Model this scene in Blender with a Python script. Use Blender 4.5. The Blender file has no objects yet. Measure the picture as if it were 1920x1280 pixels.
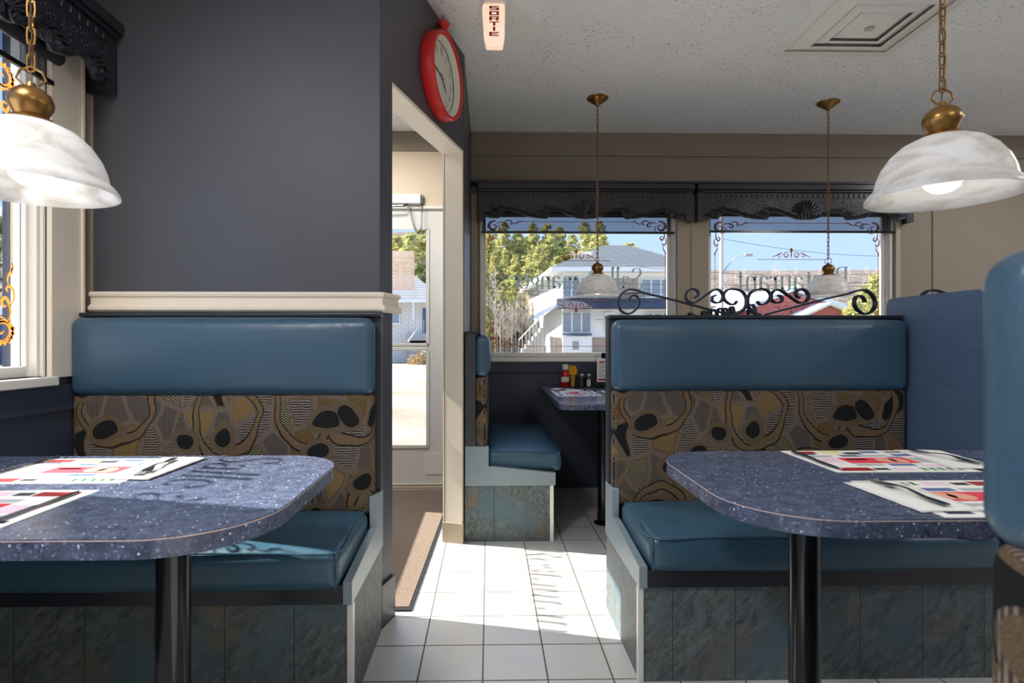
import bpy, bmesh, math, random
from mathutils import Vector, Matrix
PI = math.pi
sc = bpy.context.scene
C = sc.collection

# ------------------------------------------------------------------ camera, sky, sun, exposure
F = 1047.0; EYE = 1.05
cam_d = bpy.data.cameras.new('camera'); cam = bpy.data.objects.new('camera', cam_d); C.objects.link(cam)
cam_d.sensor_width = 36; cam_d.lens = F/1920*36
cam_d.shift_x = 23/1920
cam.location = (0, 0, EYE)
cam.rotation_euler = (PI/2, 0, -math.atan(20/F))
cam_d.clip_start = 0.05; cam_d.clip_end = 600
cam_d.dof.use_dof = True; cam_d.dof.focus_distance = 2.6; cam_d.dof.aperture_fstop = 5.0
sc.camera = cam
sc.view_settings.view_transform = 'Standard'; sc.view_settings.look = 'None'
sc.view_settings.gamma = 1; sc.view_settings.use_curve_mapping = False
sc.view_settings.exposure = 1.5

W = bpy.data.worlds.new('sky'); sc.world = W; W.use_nodes = True
nt = W.node_tree; nt.nodes.clear()
tc = nt.nodes.new('ShaderNodeTexCoord'); sp = nt.nodes.new('ShaderNodeSeparateXYZ')
rp = nt.nodes.new('ShaderNodeValToRGB'); bg = nt.nodes.new('ShaderNodeBackground'); wo = nt.nodes.new('ShaderNodeOutputWorld')
nt.links.new(tc.outputs['Generated'], sp.inputs[0]); nt.links.new(sp.outputs[2], rp.inputs[0])
nt.links.new(rp.outputs[0], bg.inputs[0]); nt.links.new(bg.outputs[0], wo.inputs[0])
e = rp.color_ramp.elements
e[0].position = 0.0; e[0].color = (.52, .61, .76, 1)
e[1].position = 0.6; e[1].color = (.24, .42, .82, 1)
m_ = e.new(.10); m_.color = (.35, .47, .73, 1)
m_ = e.new(.25); m_.color = (.31, .45, .76, 1)
bg.inputs[1].default_value = 0.66

SUN_EL = math.radians(41)
sd = Vector((1, -.235, 0)).normalized()*math.cos(SUN_EL) + Vector((0, 0, -math.sin(SUN_EL)))
sl = bpy.data.lights.new('sun', 'SUN'); sl.energy = 5.0; sl.angle = math.radians(.5); sl.color = (1, .95, .87)
so = bpy.data.objects.new('sun', sl); C.objects.link(so); so.location = (-10, 3, 12)
so.rotation_euler = sd.to_track_quat('-Z', 'Y').to_euler()

def wx(px, Y): return (px-917)/F*Y          # how far right a thing stands at distance Y
def wz(py, Y): return EYE+(640-py)/F*Y

# ------------------------------------------------------------------ materials
def lin(c):
    return tuple(((v/255)/12.92 if v/255 <= .04045 else ((v/255+.055)/1.055)**2.4) for v in c)
class NT:
    def __init__(s, name, rough=.5, metal=0, spec=.5):
        s.m = bpy.data.materials.new(name); s.m.use_nodes = True
        s.t = s.m.node_tree; s.b = s.t.nodes['Principled BSDF']
        s.b.inputs['Roughness'].default_value = rough; s.b.inputs['Metallic'].default_value = metal
        s.b.inputs['Specular IOR Level'].default_value = spec
        s._o = None
    def n(s, ty, **k):
        o = s.t.nodes.new(ty)
        for a, v in k.items(): setattr(o, a, v)
        return o
    def put(s, sock, v):
        if isinstance(v, bpy.types.NodeSocket): s.t.links.new(v, sock)
        elif v is not None:
            if isinstance(v, (tuple, list)) and len(v) == 3 and sock.type == 'RGBA': v = (*v, 1)
            sock.default_value = v
    def obj(s):
        if not s._o: s._o = s.n('ShaderNodeTexCoord').outputs['Object']
        return s._o
    def xyz(s, v=None):
        q = s.n('ShaderNodeSeparateXYZ'); s.put(q.inputs[0], v or s.obj()); return q.outputs[0], q.outputs[1], q.outputs[2]
    def comb(s, x=0., y=0., z=0.):
        q = s.n('ShaderNodeCombineXYZ')
        for i, v in enumerate((x, y, z)): s.put(q.inputs[i], v)
        return q.outputs[0]
    def m_(s, op, a, b=None, c=None):
        q = s.n('ShaderNodeMath', operation=op); s.put(q.inputs[0], a); s.put(q.inputs[1], b)
        if c is not None: s.put(q.inputs[2], c)
        return q.outputs[0]
    def noise(s, scale, detail=3, rough=.5, vec=None, dist=0., col=False):
        q = s.n('ShaderNodeTexNoise'); s.put(q.inputs['Vector'], vec or s.obj())
        q.inputs['Scale'].default_value = scale; q.inputs['Detail'].default_value = detail
        q.inputs['Roughness'].default_value = rough; q.inputs['Distortion'].default_value = dist
        return q.outputs[1 if col else 0]
    def vor(s, scale, vec=None, feature='F1', dim='3D', out='Distance', rnd=1.):
        q = s.n('ShaderNodeTexVoronoi', feature=feature, voronoi_dimensions=dim); s.put(q.inputs['Vector'], vec or s.obj())
        q.inputs['Scale'].default_value = scale; q.inputs['Randomness'].default_value = rnd
        return q.outputs[out]
    def scale(s, v, sc3):
        q = s.n('ShaderNodeVectorMath', operation='MULTIPLY'); s.put(q.inputs[0], v); q.inputs[1].default_value = sc3; return q.outputs[0]
    def addv(s, a, b):
        q = s.n('ShaderNodeVectorMath', operation='ADD'); s.put(q.inputs[0], a); s.put(q.inputs[1], b); return q.outputs[0]
    def mix(s, f, a, b):
        q = s.n('ShaderNodeMix', data_type='RGBA'); s.put(q.inputs[0], f); s.put(q.inputs[6], a); s.put(q.inputs[7], b); return q.outputs[2]
    def ramp(s, f, stops):
        q = s.n('ShaderNodeValToRGB'); s.put(q.inputs[0], f); el = q.color_ramp.elements
        for i, (p, c) in enumerate(stops):
            x = el[i] if i < 2 else el.new(p)
            x.position = p; x.color = (*c, 1) if len(c) == 3 else c
        return q.outputs[0]
    def rng(s, v, a, b, c=0., d=1.):
        q = s.n('ShaderNodeMapRange'); s.put(q.inputs[0], v)
        for i, k in enumerate((a, b, c, d)): q.inputs[i+1].default_value = k
        return q.outputs[0]
    def bump(s, h, strength=.3, dist=.002):
        q = s.n('ShaderNodeBump'); s.put(q.inputs['Height'], h); q.inputs['Strength'].default_value = strength
        q.inputs['Distance'].default_value = dist; s.t.links.new(q.outputs[0], s.b.inputs['Normal']); return q
    def col(s, c): s.put(s.b.inputs['Base Color'], c)
    def rough(s, r): s.put(s.b.inputs['Roughness'], r)

M = {}
def plain(name, c, rough=.5, metal=0, spec=.5, var=.06, vs=6, bump=0, bs=300, bd=.0006):
    t = NT(name, rough, metal, spec); c = lin(c)
    n = t.noise(vs, 3)
    t.col(t.mix(n, tuple(v*(1-var) for v in c), tuple(min(1, v*(1+var)) for v in c)))
    if bump: t.bump(t.noise(bs, 2), bump, bd)
    M[name] = t.m; return t.m
plain('dark_paint', (68, 69, 76), .5, var=.12, vs=3, bump=.35, bs=500)
plain('navy_paint', (54, 60, 76), .45, var=.1, bump=.2)
plain('charcoal_paint', (58, 61, 66), .4, var=.12, bump=.2)
plain('taupe_paint', (134, 122, 106), .55, var=.06, bump=.2)
plain('lit_taupe_paint', (224, 204, 176), .55, var=.05, bump=.2)  # the back wall's taupe with the vestibule sunlight put into the colour
plain('cream_trim', (232, 220, 202), .4, var=.05, bump=.1)
plain('white_trim', (236, 232, 222), .35, var=.03)
plain('mullion_paint', (170, 155, 132), .5, var=.05, bump=.1)
plain('black_wood', (38, 40, 47), .3, var=.1, bump=.1)
plain('iron', (34, 40, 54), .35, metal=.3, bump=.3, bs=200)
plain('black_metal', (22, 23, 26), .18, metal=.2, bump=.05, bs=60)
plain('brass', (150, 112, 62), .32, metal=.9, var=.15, vs=20)
plain('steel', (120, 122, 126), .22, metal=.95, var=.1)
plain('white_plastic', (225, 222, 214), .35, var=.03)
plain('paper', (238, 236, 230), .8, spec=.1, var=.02)
plain('seam_line', (206, 184, 180), .5)
plain('red_plastic', (205, 32, 30), .42, var=.06, bump=.05)
plain('dark_red', (160, 25, 25), .5, var=.02)
plain('rubber', (30, 32, 36), .6)
plain('clock_face', (214, 214, 200), .5, var=.03)
plain('clock_ink', (50, 52, 50), .5)
plain('green_ink', (60, 160, 90), .7); plain('red_ink', (226, 60, 78), .7); plain('blue_ink', (90, 110, 160), .7)
plain('yellow_ink', (226, 212, 90), .7); plain('navy_ink', (40, 46, 74), .7); plain('skin_ink', (232, 168, 140), .7); plain('pink_ink', (236, 205, 220), .7); plain('grey_ink', (176, 180, 186), .7)
plain('ketchup', (190, 22, 26), .25); plain('label_paper', (230, 226, 215), .6); plain('straw_yellow', (244, 178, 34), .45)
plain('salt', (240, 240, 238), .8); plain('pepper', (84, 74, 62), .8, var=.6, vs=400)
plain('siding', (236, 236, 230), .6, var=.03); plain('cream_siding', (232, 226, 205), .6, var=.03)
plain('slat_blue', (78, 92, 120), .6, var=.12, vs=3); plain('red_siding', (176, 98, 92), .6, var=.05)
plain('bark', (92, 78, 62), .9, var=.2); plain('birch', (222, 204, 186), .8, var=.15, vs=3); plain('pole_wood', (190, 182, 170), .8, var=.1)
plain('blue_pane', (140, 152, 160), .12, var=.5, vs=.8); plain('concrete', (170, 168, 164), .8, var=.1); plain('snow', (240, 243, 250), .7, var=.03, vs=1)
plain('shrub', (190, 165, 120), .9, var=.3)

def t_vinyl(name, c):
    t = NT(name, .36, spec=.6); c = lin(c)
    n = t.noise(5, 4); t.col(t.mix(n, tuple(v*.85 for v in c), tuple(v*1.15 for v in c)))
    h = t.m_('ADD', t.vor(330), t.m_('MULTIPLY', t.noise(14, 3), 4.)); t.bump(h, .25, .0012)
    t.rough(t.rng(t.noise(40, 3), .3, .7, .30, .46)); M[name] = t.m
t_vinyl('vinyl', (56, 86, 106))
t_vinyl('vinyl_seat', (54, 90, 110))

def t_fabric():
    t = NT('fabric', .85, spec=.15); x, y, z = t.xyz()
    u = t.m_('ADD', x, t.m_('MULTIPLY', y, .6)); v2 = t.comb(u, z, 0.)
    wob = t.scale(t.addv(t.noise(4.5, 2, vec=v2, col=True), (-.5, -.5, -.5)), (.11, .11, 0))
    p = t.addv(v2, wob)
    ps = t.scale(p, (1., .72, 1))
    rnd = t.vor(13, vec=ps, dim='2D', out='Color'); r, g, b = t.xyz(rnd)
    de = t.vor(13, vec=ps, dim='2D', feature='DISTANCE_TO_EDGE')
    # chevrons, rows, pinstripes, speckle
    tri = t.m_('PINGPONG', u, .007)
    chev = t.m_('GREATER_THAN', t.m_('FRACT', t.m_('DIVIDE', t.m_('ADD', z, t.m_('MULTIPLY', tri, 1.)), .0085)), .62)
    rows = t.m_('GREATER_THAN', t.m_('FRACT', t.m_('DIVIDE', t.m_('ADD', z, t.m_('MULTIPLY', t.noise(60, 1), .006)), .0085)), .5)
    pins = t.m_('GREATER_THAN', t.m_('FRACT', t.m_('DIVIDE', u, .0052)), .55)
    spk = t.m_('GREATER_THAN', t.noise(380, 1, vec=v2), .5)
    K = lin((30, 31, 31)); TP = lin((112, 102, 95)); BR = lin((106, 90, 70)); GD = lin((124, 104, 68)); DB = lin((52, 47, 44)); LT = lin((158, 150, 118))
    c = t.mix(pins, DB, TP)                                        # ground
    c = t.mix(t.m_('GREATER_THAN', r, .30), c, t.mix(rows, lin((52, 48, 46)), lin((128, 118, 110))))
    c = t.mix(t.m_('GREATER_THAN', r, .46), c, t.mix(chev, K, LT))
    c = t.mix(t.m_('GREATER_THAN', r, .62), c, t.mix(spk, lin((60, 50, 36)), lin((122, 98, 58))))
    c = t.mix(t.m_('GREATER_THAN', r, .78), c, t.mix(g, GD, lin((112, 92, 56))))
    c = t.mix(t.m_('GREATER_THAN', r, .93), c, K)
    band = t.m_('LESS_THAN', de, .085)
    c = t.mix(band, c, t.mix(pins, lin((70, 58, 54)), lin((140, 124, 112))))
    band2 = t.m_('MULTIPLY', t.m_('LESS_THAN', t.m_('ABSOLUTE', t.m_('SUBTRACT', de, .10)), .035), t.m_('GREATER_THAN', b, .35))
    c = t.mix(band2, c, t.mix(spk, BR, lin((90, 74, 56))))
    # wide brown loops
    d3 = t.m_('ADD', t.vor(3.6, vec=t.scale(p, (1., .8, 1)), dim='2D', rnd=.8), t.m_('MULTIPLY', t.noise(6, 1, vec=v2), .25))
    loop = t.m_('LESS_THAN', t.m_('ABSOLUTE', t.m_('SUBTRACT', d3, .52)), .032)
    c = t.mix(loop, c, t.mix(spk, lin((118, 98, 72)), lin((96, 78, 58))))
    edge = t.m_('LESS_THAN', t.m_('ABSOLUTE', t.m_('SUBTRACT', t.m_('ABSOLUTE', t.m_('SUBTRACT', d3, .52)), .040)), .008)
    c = t.mix(edge, c, lin((44, 38, 34)))
    # black ovals ringed in brown
    po = t.addv(t.scale(p, (1., 1.25, 1)), (.27, .13, 0))
    d = t.vor(4.9, vec=po, dim='2D', rnd=.75)
    ang = t.m_('ADD', d, t.m_('MULTIPLY', t.noise(9, 0, vec=v2), .1))
    c = t.mix(t.m_('LESS_THAN', ang, .33), c, t.mix(pins, lin((64, 54, 50)), lin((126, 112, 100))))
    c = t.mix(t.m_('LESS_THAN', ang, .30), c, t.mix(spk, BR, lin((90, 74, 56))))
    c = t.mix(t.m_('LESS_THAN', ang, .22), c, K)
    weave = t.m_('MULTIPLY', t.m_('SINE', t.m_('MULTIPLY', u, 2600.)), t.m_('SINE', t.m_('MULTIPLY', z, 2600.)))
    t.col(c); t.bump(t.m_('ADD', weave, t.noise(500, 1)), .35, .0006); M['fabric'] = t.m
t_fabric()

def t_laminate(name, k=1.):
    t = NT(name, .2, spec=.5)
    base = t.mix(t.rng(t.noise(30, 5, .75), .35, .65), tuple(v*k for v in lin((64, 71, 92))), tuple(v*k for v in lin((104, 113, 138))))
    base = t.mix(t.m_('GREATER_THAN', t.noise(170, 2), .64), base, lin((122, 134, 162)))
    base = t.mix(t.m_('LESS_THAN', t.noise(130, 2), .34), base, lin((52, 58, 80)))
    fl = t.m_('LESS_THAN', t.vor(60), .125)
    base = t.mix(fl, base, lin((205, 212, 228)))
    t.col(base); t.rough(t.rng(t.noise(9, 3), .3, .7, .14, .26)); M[name] = t.m
t_laminate('laminate', .9); t_laminate('laminate_edge', .8)

def t_slate(name, a, b):
    t = NT(name, .42, spec=.5)
    r0 = t.n('ShaderNodeMapping'); r0.inputs['Rotation'].default_value = (.0, math.radians(-42), .5); t.put(r0.inputs[0], t.obj())
    rot = t.n('ShaderNodeMapping'); rot.inputs['Scale'].default_value = (1, 1, .42); t.put(rot.inputs[0], r0.outputs[0])
    n1 = t.noise(46, 9, .78, vec=rot.outputs[0], dist=.3); n2 = t.noise(7, 4, .6)
    c = t.mix(t.rng(n1, .35, .65), lin(a), lin(b)); c = t.mix(t.rng(n2, .52, .72), c, lin((134, 118, 98)))
    c = t.mix(t.rng(t.noise(4, 3), .5, .7), c, lin((96, 120, 130)))
    x, y, z = t.xyz()
    s = t.m_('MULTIPLY', t.m_('LESS_THAN', t.m_('FRACT', t.m_('DIVIDE', t.m_('ADD', x, .09), .196)), .012), t.m_('GREATER_THAN', x, .05))
    s2 = t.m_('LESS_THAN', t.m_('ABSOLUTE', t.m_('SUBTRACT', y, .36)), .0013)
    s = t.m_('MAXIMUM', s, s2)
    t.col(t.mix(s, c, lin((40, 38, 34)))); t.bump(n1, .9, .010); M[name] = t.m
t_slate('slate', (62, 69, 72), (136, 146, 144))

def t_wood_blue():
    t = NT('blue_board', .4)
    x, y, z = t.xyz(); g = t.noise(8, 5, .6, vec=t.comb(t.m_('MULTIPLY', x, .8), t.m_('MULTIPLY', y, .8), t.m_('MULTIPLY', z, 16.)))
    t.col(t.mix(g, lin((74, 94, 120)), lin((106, 128, 156)))); t.bump(g, .25, .002); M['blue_board'] = t.m
    t = NT('end_board', .38)
    x, y, z = t.xyz(); g = t.noise(10, 4, .6, vec=t.comb(x, y, t.m_('MULTIPLY', z, 12.)))
    t.col(t.mix(g, lin((124, 140, 148)), lin((150, 164, 170)))); M['end_board'] = t.m
t_wood_blue()

def t_tile():
    t = NT('floor_tile', .3); x, y, z = t.xyz(); T = .2034
    fx = t.m_('ABSOLUTE', t.m_('SUBTRACT', t.m_('FRACT', t.m_('DIVIDE', t.m_('ADD', x, .0194+20*T), T)), .5))
    fy = t.m_('ABSOLUTE', t.m_('SUBTRACT', t.m_('FRACT', t.m_('DIVIDE', t.m_('ADD', y, -2.748+40*T), T)), .5))
    gr = t.m_('MAXIMUM', fx, fy)
    g = t.m_('GREATER_THAN', gr, .4885)
    base = t.mix(t.noise(3, 4), lin((196, 194, 192)), lin((216, 214, 208)))
    base = t.mix(t.m_('GREATER_THAN', t.noise(260, 2), .71), base, lin((150, 146, 140)))
    gc = t.mix(t.noise(2.5, 3), lin((70, 64, 60)), lin((120, 108, 92)))
    t.col(t.mix(g, base, gc)); t.rough(t.mix(g, (.30, .30, .30), (.9, .9, .9)))
    t.bump(t.m_('ADD', t.rng(gr, .475, .492, 1, 0), t.m_('MULTIPLY', t.noise(25, 3), .25)), .5, .003); M['floor_tile'] = t.m
t_tile()

def t_ceiling():
    t = NT('ceiling_stipple', .75, spec=.25)
    v = t.scale(t.obj(), (1, 1.6, 1))
    n = t.noise(26, 6, .66, vec=v, dist=.8); fl = t.rng(n, .44, .56)
    c = t.mix(t.noise(.9, 3), lin((236, 237, 236)), lin((246, 245, 241)))
    pits = t.m_('MULTIPLY', t.m_('LESS_THAN', t.noise(60, 3, vec=v), .345), t.m_('GREATER_THAN', t.noise(2.2, 2), .46))
    t.col(t.mix(pits, c, lin((120, 118, 112)))); t.bump(t.m_('ADD', fl, t.m_('MULTIPLY', t.noise(130, 2), .4)), .45, .007); M['ceiling'] = t.m
t_ceiling()

def t_carpet():
    t = NT('carpet', .95, spec=.05); n = t.noise(260, 3, .7)
    t.col(t.mix(t.rng(n, .3, .7), lin((108, 92, 82)), lin((168, 150, 134)))); t.bump(n, .9, .006); M['carpet'] = t.m
t_carpet()

def t_glass(name, tint, k):
    m = bpy.data.materials.new(name); m.use_nodes = True; n = m.node_tree; n.nodes.clear()
    o = n.nodes.new('ShaderNodeOutputMaterial'); mx = n.nodes.new('ShaderNodeMixShader'); tr = n.nodes.new('ShaderNodeBsdfTransparent'); gl = n.nodes.new('ShaderNodeBsdfGlossy')
    fr = n.nodes.new('ShaderNodeFresnel'); fr.inputs[0].default_value = k
    tr.inputs[0].default_value = (*tint, 1); gl.inputs['Roughness'].default_value = .02
    n.links.new(fr.outputs[0], mx.inputs[0]); n.links.new(tr.outputs[0], mx.inputs[1]); n.links.new(gl.outputs[0], mx.inputs[2]); n.links.new(mx.outputs[0], o.inputs[0])
    M[name] = m
t_glass('window_glass', (.97, .985, .98), 1.2); t_glass('clear_glass', (.9, .93, .93), 1.45); t_glass('acrylic', (.86, .9, .95), 1.4)

def t_mesh():   # woven screen: half the light passes
    m = bpy.data.materials.new('screen_mesh'); m.use_nodes = True; n = m.node_tree; n.nodes.clear()
    o = n.nodes.new('ShaderNodeOutputMaterial'); mx = n.nodes.new('ShaderNodeMixShader'); tr = n.nodes.new('ShaderNodeBsdfTransparent'); df = n.nodes.new('ShaderNodeBsdfDiffuse')
    df.inputs[0].default_value = (*lin((46, 52, 66)), 1); mx.inputs[0].default_value = .5
    n.links.new(tr.outputs[0], mx.inputs[1]); n.links.new(df.outputs[0], mx.inputs[2]); n.links.new(mx.outputs[0], o.inputs[0]); M['screen_mesh'] = m
t_mesh()

def t_shade():   # alabaster glass
    t = NT('alabaster', .3, spec=.5)
    sw = t.noise(7, 4, .55, vec=t.scale(t.obj(), (1, 1, 2.4)), dist=2.2)
    c = t.mix(t.rng(sw, .42, .66), lin((240, 240, 240)), lin((216, 211, 205)))
    t.col(c)
    n = t.t.nodes; tl = n.new('ShaderNodeBsdfTranslucent'); mx = n.new('ShaderNodeMixShader'); mx.inputs[0].default_value = .42
    t.t.links.new(c, tl.inputs[0]); out = n['Material Output']
    t.t.links.new(t.b.outputs[0], mx.inputs[1]); t.t.links.new(tl.outputs[0], mx.inputs[2]); t.t.links.new(mx.outputs[0], out.inputs[0]); M['alabaster'] = t.m
t_shade()

def t_emit(name, c, s):
    t = NT(name, .4); t.col(c); t.put(t.b.inputs['Emission Color'], c); t.b.inputs['Emission Strength'].default_value = s; M[name] = t.m
t_emit('bulb_glow', (1, .97, .9), 1.5); t_emit('sign_glow', (1, .74, .56), .2); t_emit('fill_panel_glow', (1, .97, .93), 1.5)

def t_leaf(name, a, b, k=.35):
    t = NT(name, .8, spec=.1); c = t.mix(t.rng(t.noise(1.1, 3), .35, .65), lin(a), lin(b)); t.col(c)
    n = t.t.nodes; tl = n.new('ShaderNodeBsdfTranslucent'); mx = n.new('ShaderNodeMixShader'); mx.inputs[0].default_value = k
    t.t.links.new(c, tl.inputs[0]); t.t.links.new(t.b.outputs[0], mx.inputs[1]); t.t.links.new(tl.outputs[0], mx.inputs[2]); t.t.links.new(mx.outputs[0], n['Material Output'].inputs[0]); M[name] = t.m
t_leaf('needles', (176, 176, 112), (222, 214, 150)); t_leaf('needles_dark', (104, 124, 86), (160, 168, 116))

t_leaf('grey_vinyl', (158, 170, 164), (172, 182, 176), .75); t_leaf('orange_vinyl', (220, 116, 44), (230, 138, 62), .6); t_leaf('brown_vinyl', (164, 92, 60), (172, 100, 66), .7)
def t_brick(name, a, b, mo, sx=.4, sz=.13, rw=.03):
    t = NT(name, .8); x, y, z = t.xyz()
    u = t.m_('ADD', x, y)
    row = t.m_('FLOOR', t.m_('DIVIDE', z, sz)); uo = t.m_('ADD', u, t.m_('MULTIPLY', t.m_('MODULO', row, 2.), sx/2))
    fx = t.m_('FRACT', t.m_('DIVIDE', uo, sx)); fz = t.m_('FRACT', t.m_('DIVIDE', z, sz))
    g = t.m_('MAXIMUM', t.m_('LESS_THAN', fx, rw/sx), t.m_('LESS_THAN', fz, rw/sz))
    t.col(t.mix(g, t.mix(t.noise(3, 3), lin(a), lin(b)), lin(mo))); M[name] = t.m
t_brick('white_brick', (226, 218, 204), (240, 234, 224), (186, 176, 164)); t_brick('tan_brick', (150, 122, 98), (184, 160, 136), (190, 182, 170))
t_brick('roof_shingle', (84, 88, 90), (110, 114, 114), (60, 62, 64), .9, .22, .05); t_brick('pale_shingle', (120, 120, 120), (148, 148, 146), (92, 92, 92), .9, .2, .04)
t_brick('navy_shingle', (62, 68, 84), (80, 86, 102), (44, 48, 60), .7, .5, .05)

def t_ground():
    t = NT('ground', .9, spec=.1); x, y, z = t.xyz()
    base = t.mix(t.rng(t.noise(.35, 6, .65), .4, .6), lin((150, 136, 118)), lin((184, 170, 150)))
    base = t.mix(t.rng(t.noise(9, 4), .5, .8), base, lin((150, 140, 124)))
    sn = t.m_('GREATER_THAN', t.noise(.13, 4, .6), .60); base = t.mix(sn, base, lin((232, 234, 240)))
    sn2 = t.m_('MULTIPLY', t.m_('LESS_THAN', t.m_('ADD', x, t.m_('MULTIPLY', t.noise(.6, 3), 1.5)), -1.6), t.m_('LESS_THAN', y, 6.)); base = t.mix(sn2, base, lin((240, 243, 248)))  # snow extended beside the left wall to bounce sun onto the ceiling
    road = t.m_('MULTIPLY', t.m_('GREATER_THAN', y, 17.), t.m_('LESS_THAN', y, 26.)); base = t.mix(road, base, t.mix(t.noise(1, 4), lin((150, 150, 156)), lin((180, 178, 178))))
    t.col(base); t.bump(t.noise(14, 4), .5, .03); M['ground'] = t.m
    t = NT('hill', .95, spec=.05); t.col(t.mix(t.rng(t.noise(.4, 6, .7), .35, .65), lin((92, 80, 70)), lin((150, 136, 124)))); t.bump(t.noise(1.5, 5), .8, .3); M['hill'] = t.m
t_ground()

# ------------------------------------------------------------------ mesh helpers
class MB:
    def __init__(s): s.v = []; s.f = []; s.mi = []; s.k = 0
    def add(s, vs, fs):
        o = len(s.v); s.v += [tuple(v) for v in vs]; s.f += [tuple(i+o for i in f) for f in fs]; s.mi += [s.k]*len(fs); return s
    def box(s, x0, x1, y0, y1, z0, z1):
        vs = [(x, y, z) for z in (z0, z1) for y in (y0, y1) for x in (x0, x1)]
        return s.add(vs, [(0, 2, 3, 1), (4, 5, 7, 6), (0, 1, 5, 4), (2, 6, 7, 3), (0, 4, 6, 2), (1, 3, 7, 5)])
    def prism(s, poly, a, b, ax='y'):
        def P(u, v, w): return {'y': (u, w, v), 'x': (w, u, v), 'z': (u, v, w)}[ax]
        n = len(poly); vs = [P(u, v, a) for u, v in poly]+[P(u, v, b) for u, v in poly]
        fs = [tuple(range(n)), tuple(range(2*n-1, n-1, -1))]+[(i, (i+1) % n, (i+1) % n+n, i+n) for i in range(n)]
        return s.add(vs, fs)
    def lathe(s, prof, c=(0, 0, 0), seg=32, closed=False):
        n = len(prof); vs = []
        for i in range(seg):
            a = 2*PI*i/seg
            for r, z in prof: vs.append((c[0]+r*math.cos(a), c[1]+r*math.sin(a), c[2]+z))
        fs = []
        for i in range(seg):
            j = (i+1) % seg
            for k in range(n-1): fs.append((i*n+k, j*n+k, j*n+k+1, i*n+k+1))
            if closed: fs.append((i*n+n-1, j*n+n-1, j*n, i*n))
        return s.add(vs, fs)
    def cyl(s, c, r, z0, z1, seg=24):
        return s.lathe([(0.0001, z0), (r, z0), (r, z1), (0.0001, z1)], (c[0], c[1], 0), seg)
    def tube(s, pts, rad, seg=8, cap=True):
        pts = [Vector(p) for p in pts]; n = len(pts); vs = []; fs = []
        up = None
        for i, p in enumerate(pts):
            d = (pts[min(i+1, n-1)]-pts[max(i-1, 0)])
            if d.length < 1e-9: d = Vector((0, 0, 1))
            d.normalize()
            if up is None:
                up = Vector((0, 0, 1)) if abs(d.z) < .9 else Vector((1, 0, 0))
            a = d.cross(up)
            if a.length < 1e-4: a = d.cross(Vector((0, 1, 0)))
            a.normalize(); b = a.cross(d).normalized(); up = b
            r = rad(i/(n-1)) if callable(rad) else rad
            for k in range(seg):
                t = 2*PI*k/seg; vs.append(p+a*(r*math.cos(t))+b*(r*math.sin(t)))
        for i in range(n-1):
            for k in range(seg): fs.append((i*seg+k, i*seg+(k+1) % seg, (i+1)*seg+(k+1) % seg, (i+1)*seg+k))
        if cap: fs += [tuple(range(seg-1, -1, -1)), tuple((n-1)*seg+k for k in range(seg))]
        return s.add(vs, fs)
    def bar(s, pts, w, y0, y1):      # flat bar bent in the x-z plane
        n = len(pts); vs = []; fs = []
        for i, (x, z) in enumerate(pts):
            a = pts[max(i-1, 0)]; b = pts[min(i+1, n-1)]; dx, dz = b[0]-a[0], b[1]-a[1]; L = math.hypot(dx, dz) or 1
            nx, nz = -dz/L*w/2, dx/L*w/2
            vs += [(x+nx, y0, z+nz), (x-nx, y0, z-nz), (x-nx, y1, z-nz), (x+nx, y1, z+nz)]
        for i in range(n-1):
            for k in range(4): fs.append((i*4+k, i*4+(k+1) % 4, i*4+4+(k+1) % 4, i*4+4+k))
        fs += [(0, 1, 2, 3), (n*4-1, n*4-2, n*4-3, n*4-4)]
        return s.add(vs, fs)
    def pillow(s, x0, x1, y0, y1, z0, z1, r=.03, crown=(0, 0, 0), nseg=14):
        c = Vector(((x0+x1)/2, (y0+y1)/2, (z0+z1)/2)); h = Vector(((x1-x0)/2, (y1-y0)/2, (z1-z0)/2))
        def line(hh):
            rr = min(r, hh*.98); e_ = [-hh+rr*t for t in (0, .2, .42, .68, 1)]
            inn = [(-hh+rr)+(2*(hh-rr))*k/nseg for k in range(1, nseg)]
            return e_+inn+[-q for q in e_[::-1]]
        L = [line(h[i]) for i in range(3)]; idx = {}; vs = []; fs = []
        def V(p):
            key = tuple(round(q, 6) for q in p)
            if key in idx: return idx[key]
            q = Vector(p); inner = Vector([max(-h[i]+min(r, h[i]*.98), min(h[i]-min(r, h[i]*.98), q[i])) for i in range(3)])
            d = q-inner
            if d.length > 1e-9: q = inner+d.normalized()*min(r, min(h)*.98)
            o = Vector([q[i]/h[i] for i in range(3)])
            for i in range(3):
                if crown[i]:
                    j, k = (i+1) % 3, (i+2) % 3
                    q[i] += crown[i]*o[i]*(1-abs(o[j])**3)*(1-abs(o[k])**3)
            idx[key] = len(vs); vs.append(c+q); return idx[key]
        for ax in range(3):
            j, k = (ax+1) % 3, (ax+2) % 3
            for sgn in (-1, 1):
                for a in range(len(L[j])-1):
                    for b in range(len(L[k])-1):
                        q = []
                        for (aa, bb) in ((a, b), (a+1, b), (a+1, b+1), (a, b+1)):
                            p = [0, 0, 0]; p[ax] = sgn*h[ax]; p[j] = L[j][aa]; p[k] = L[k][bb]; q.append(V(p))
                        q2 = []
                        for t in q:
                            if t not in q2: q2.append(t)
                        if len(q2) > 2: fs.append(tuple(q2))
        return s.add(vs, fs)
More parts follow.
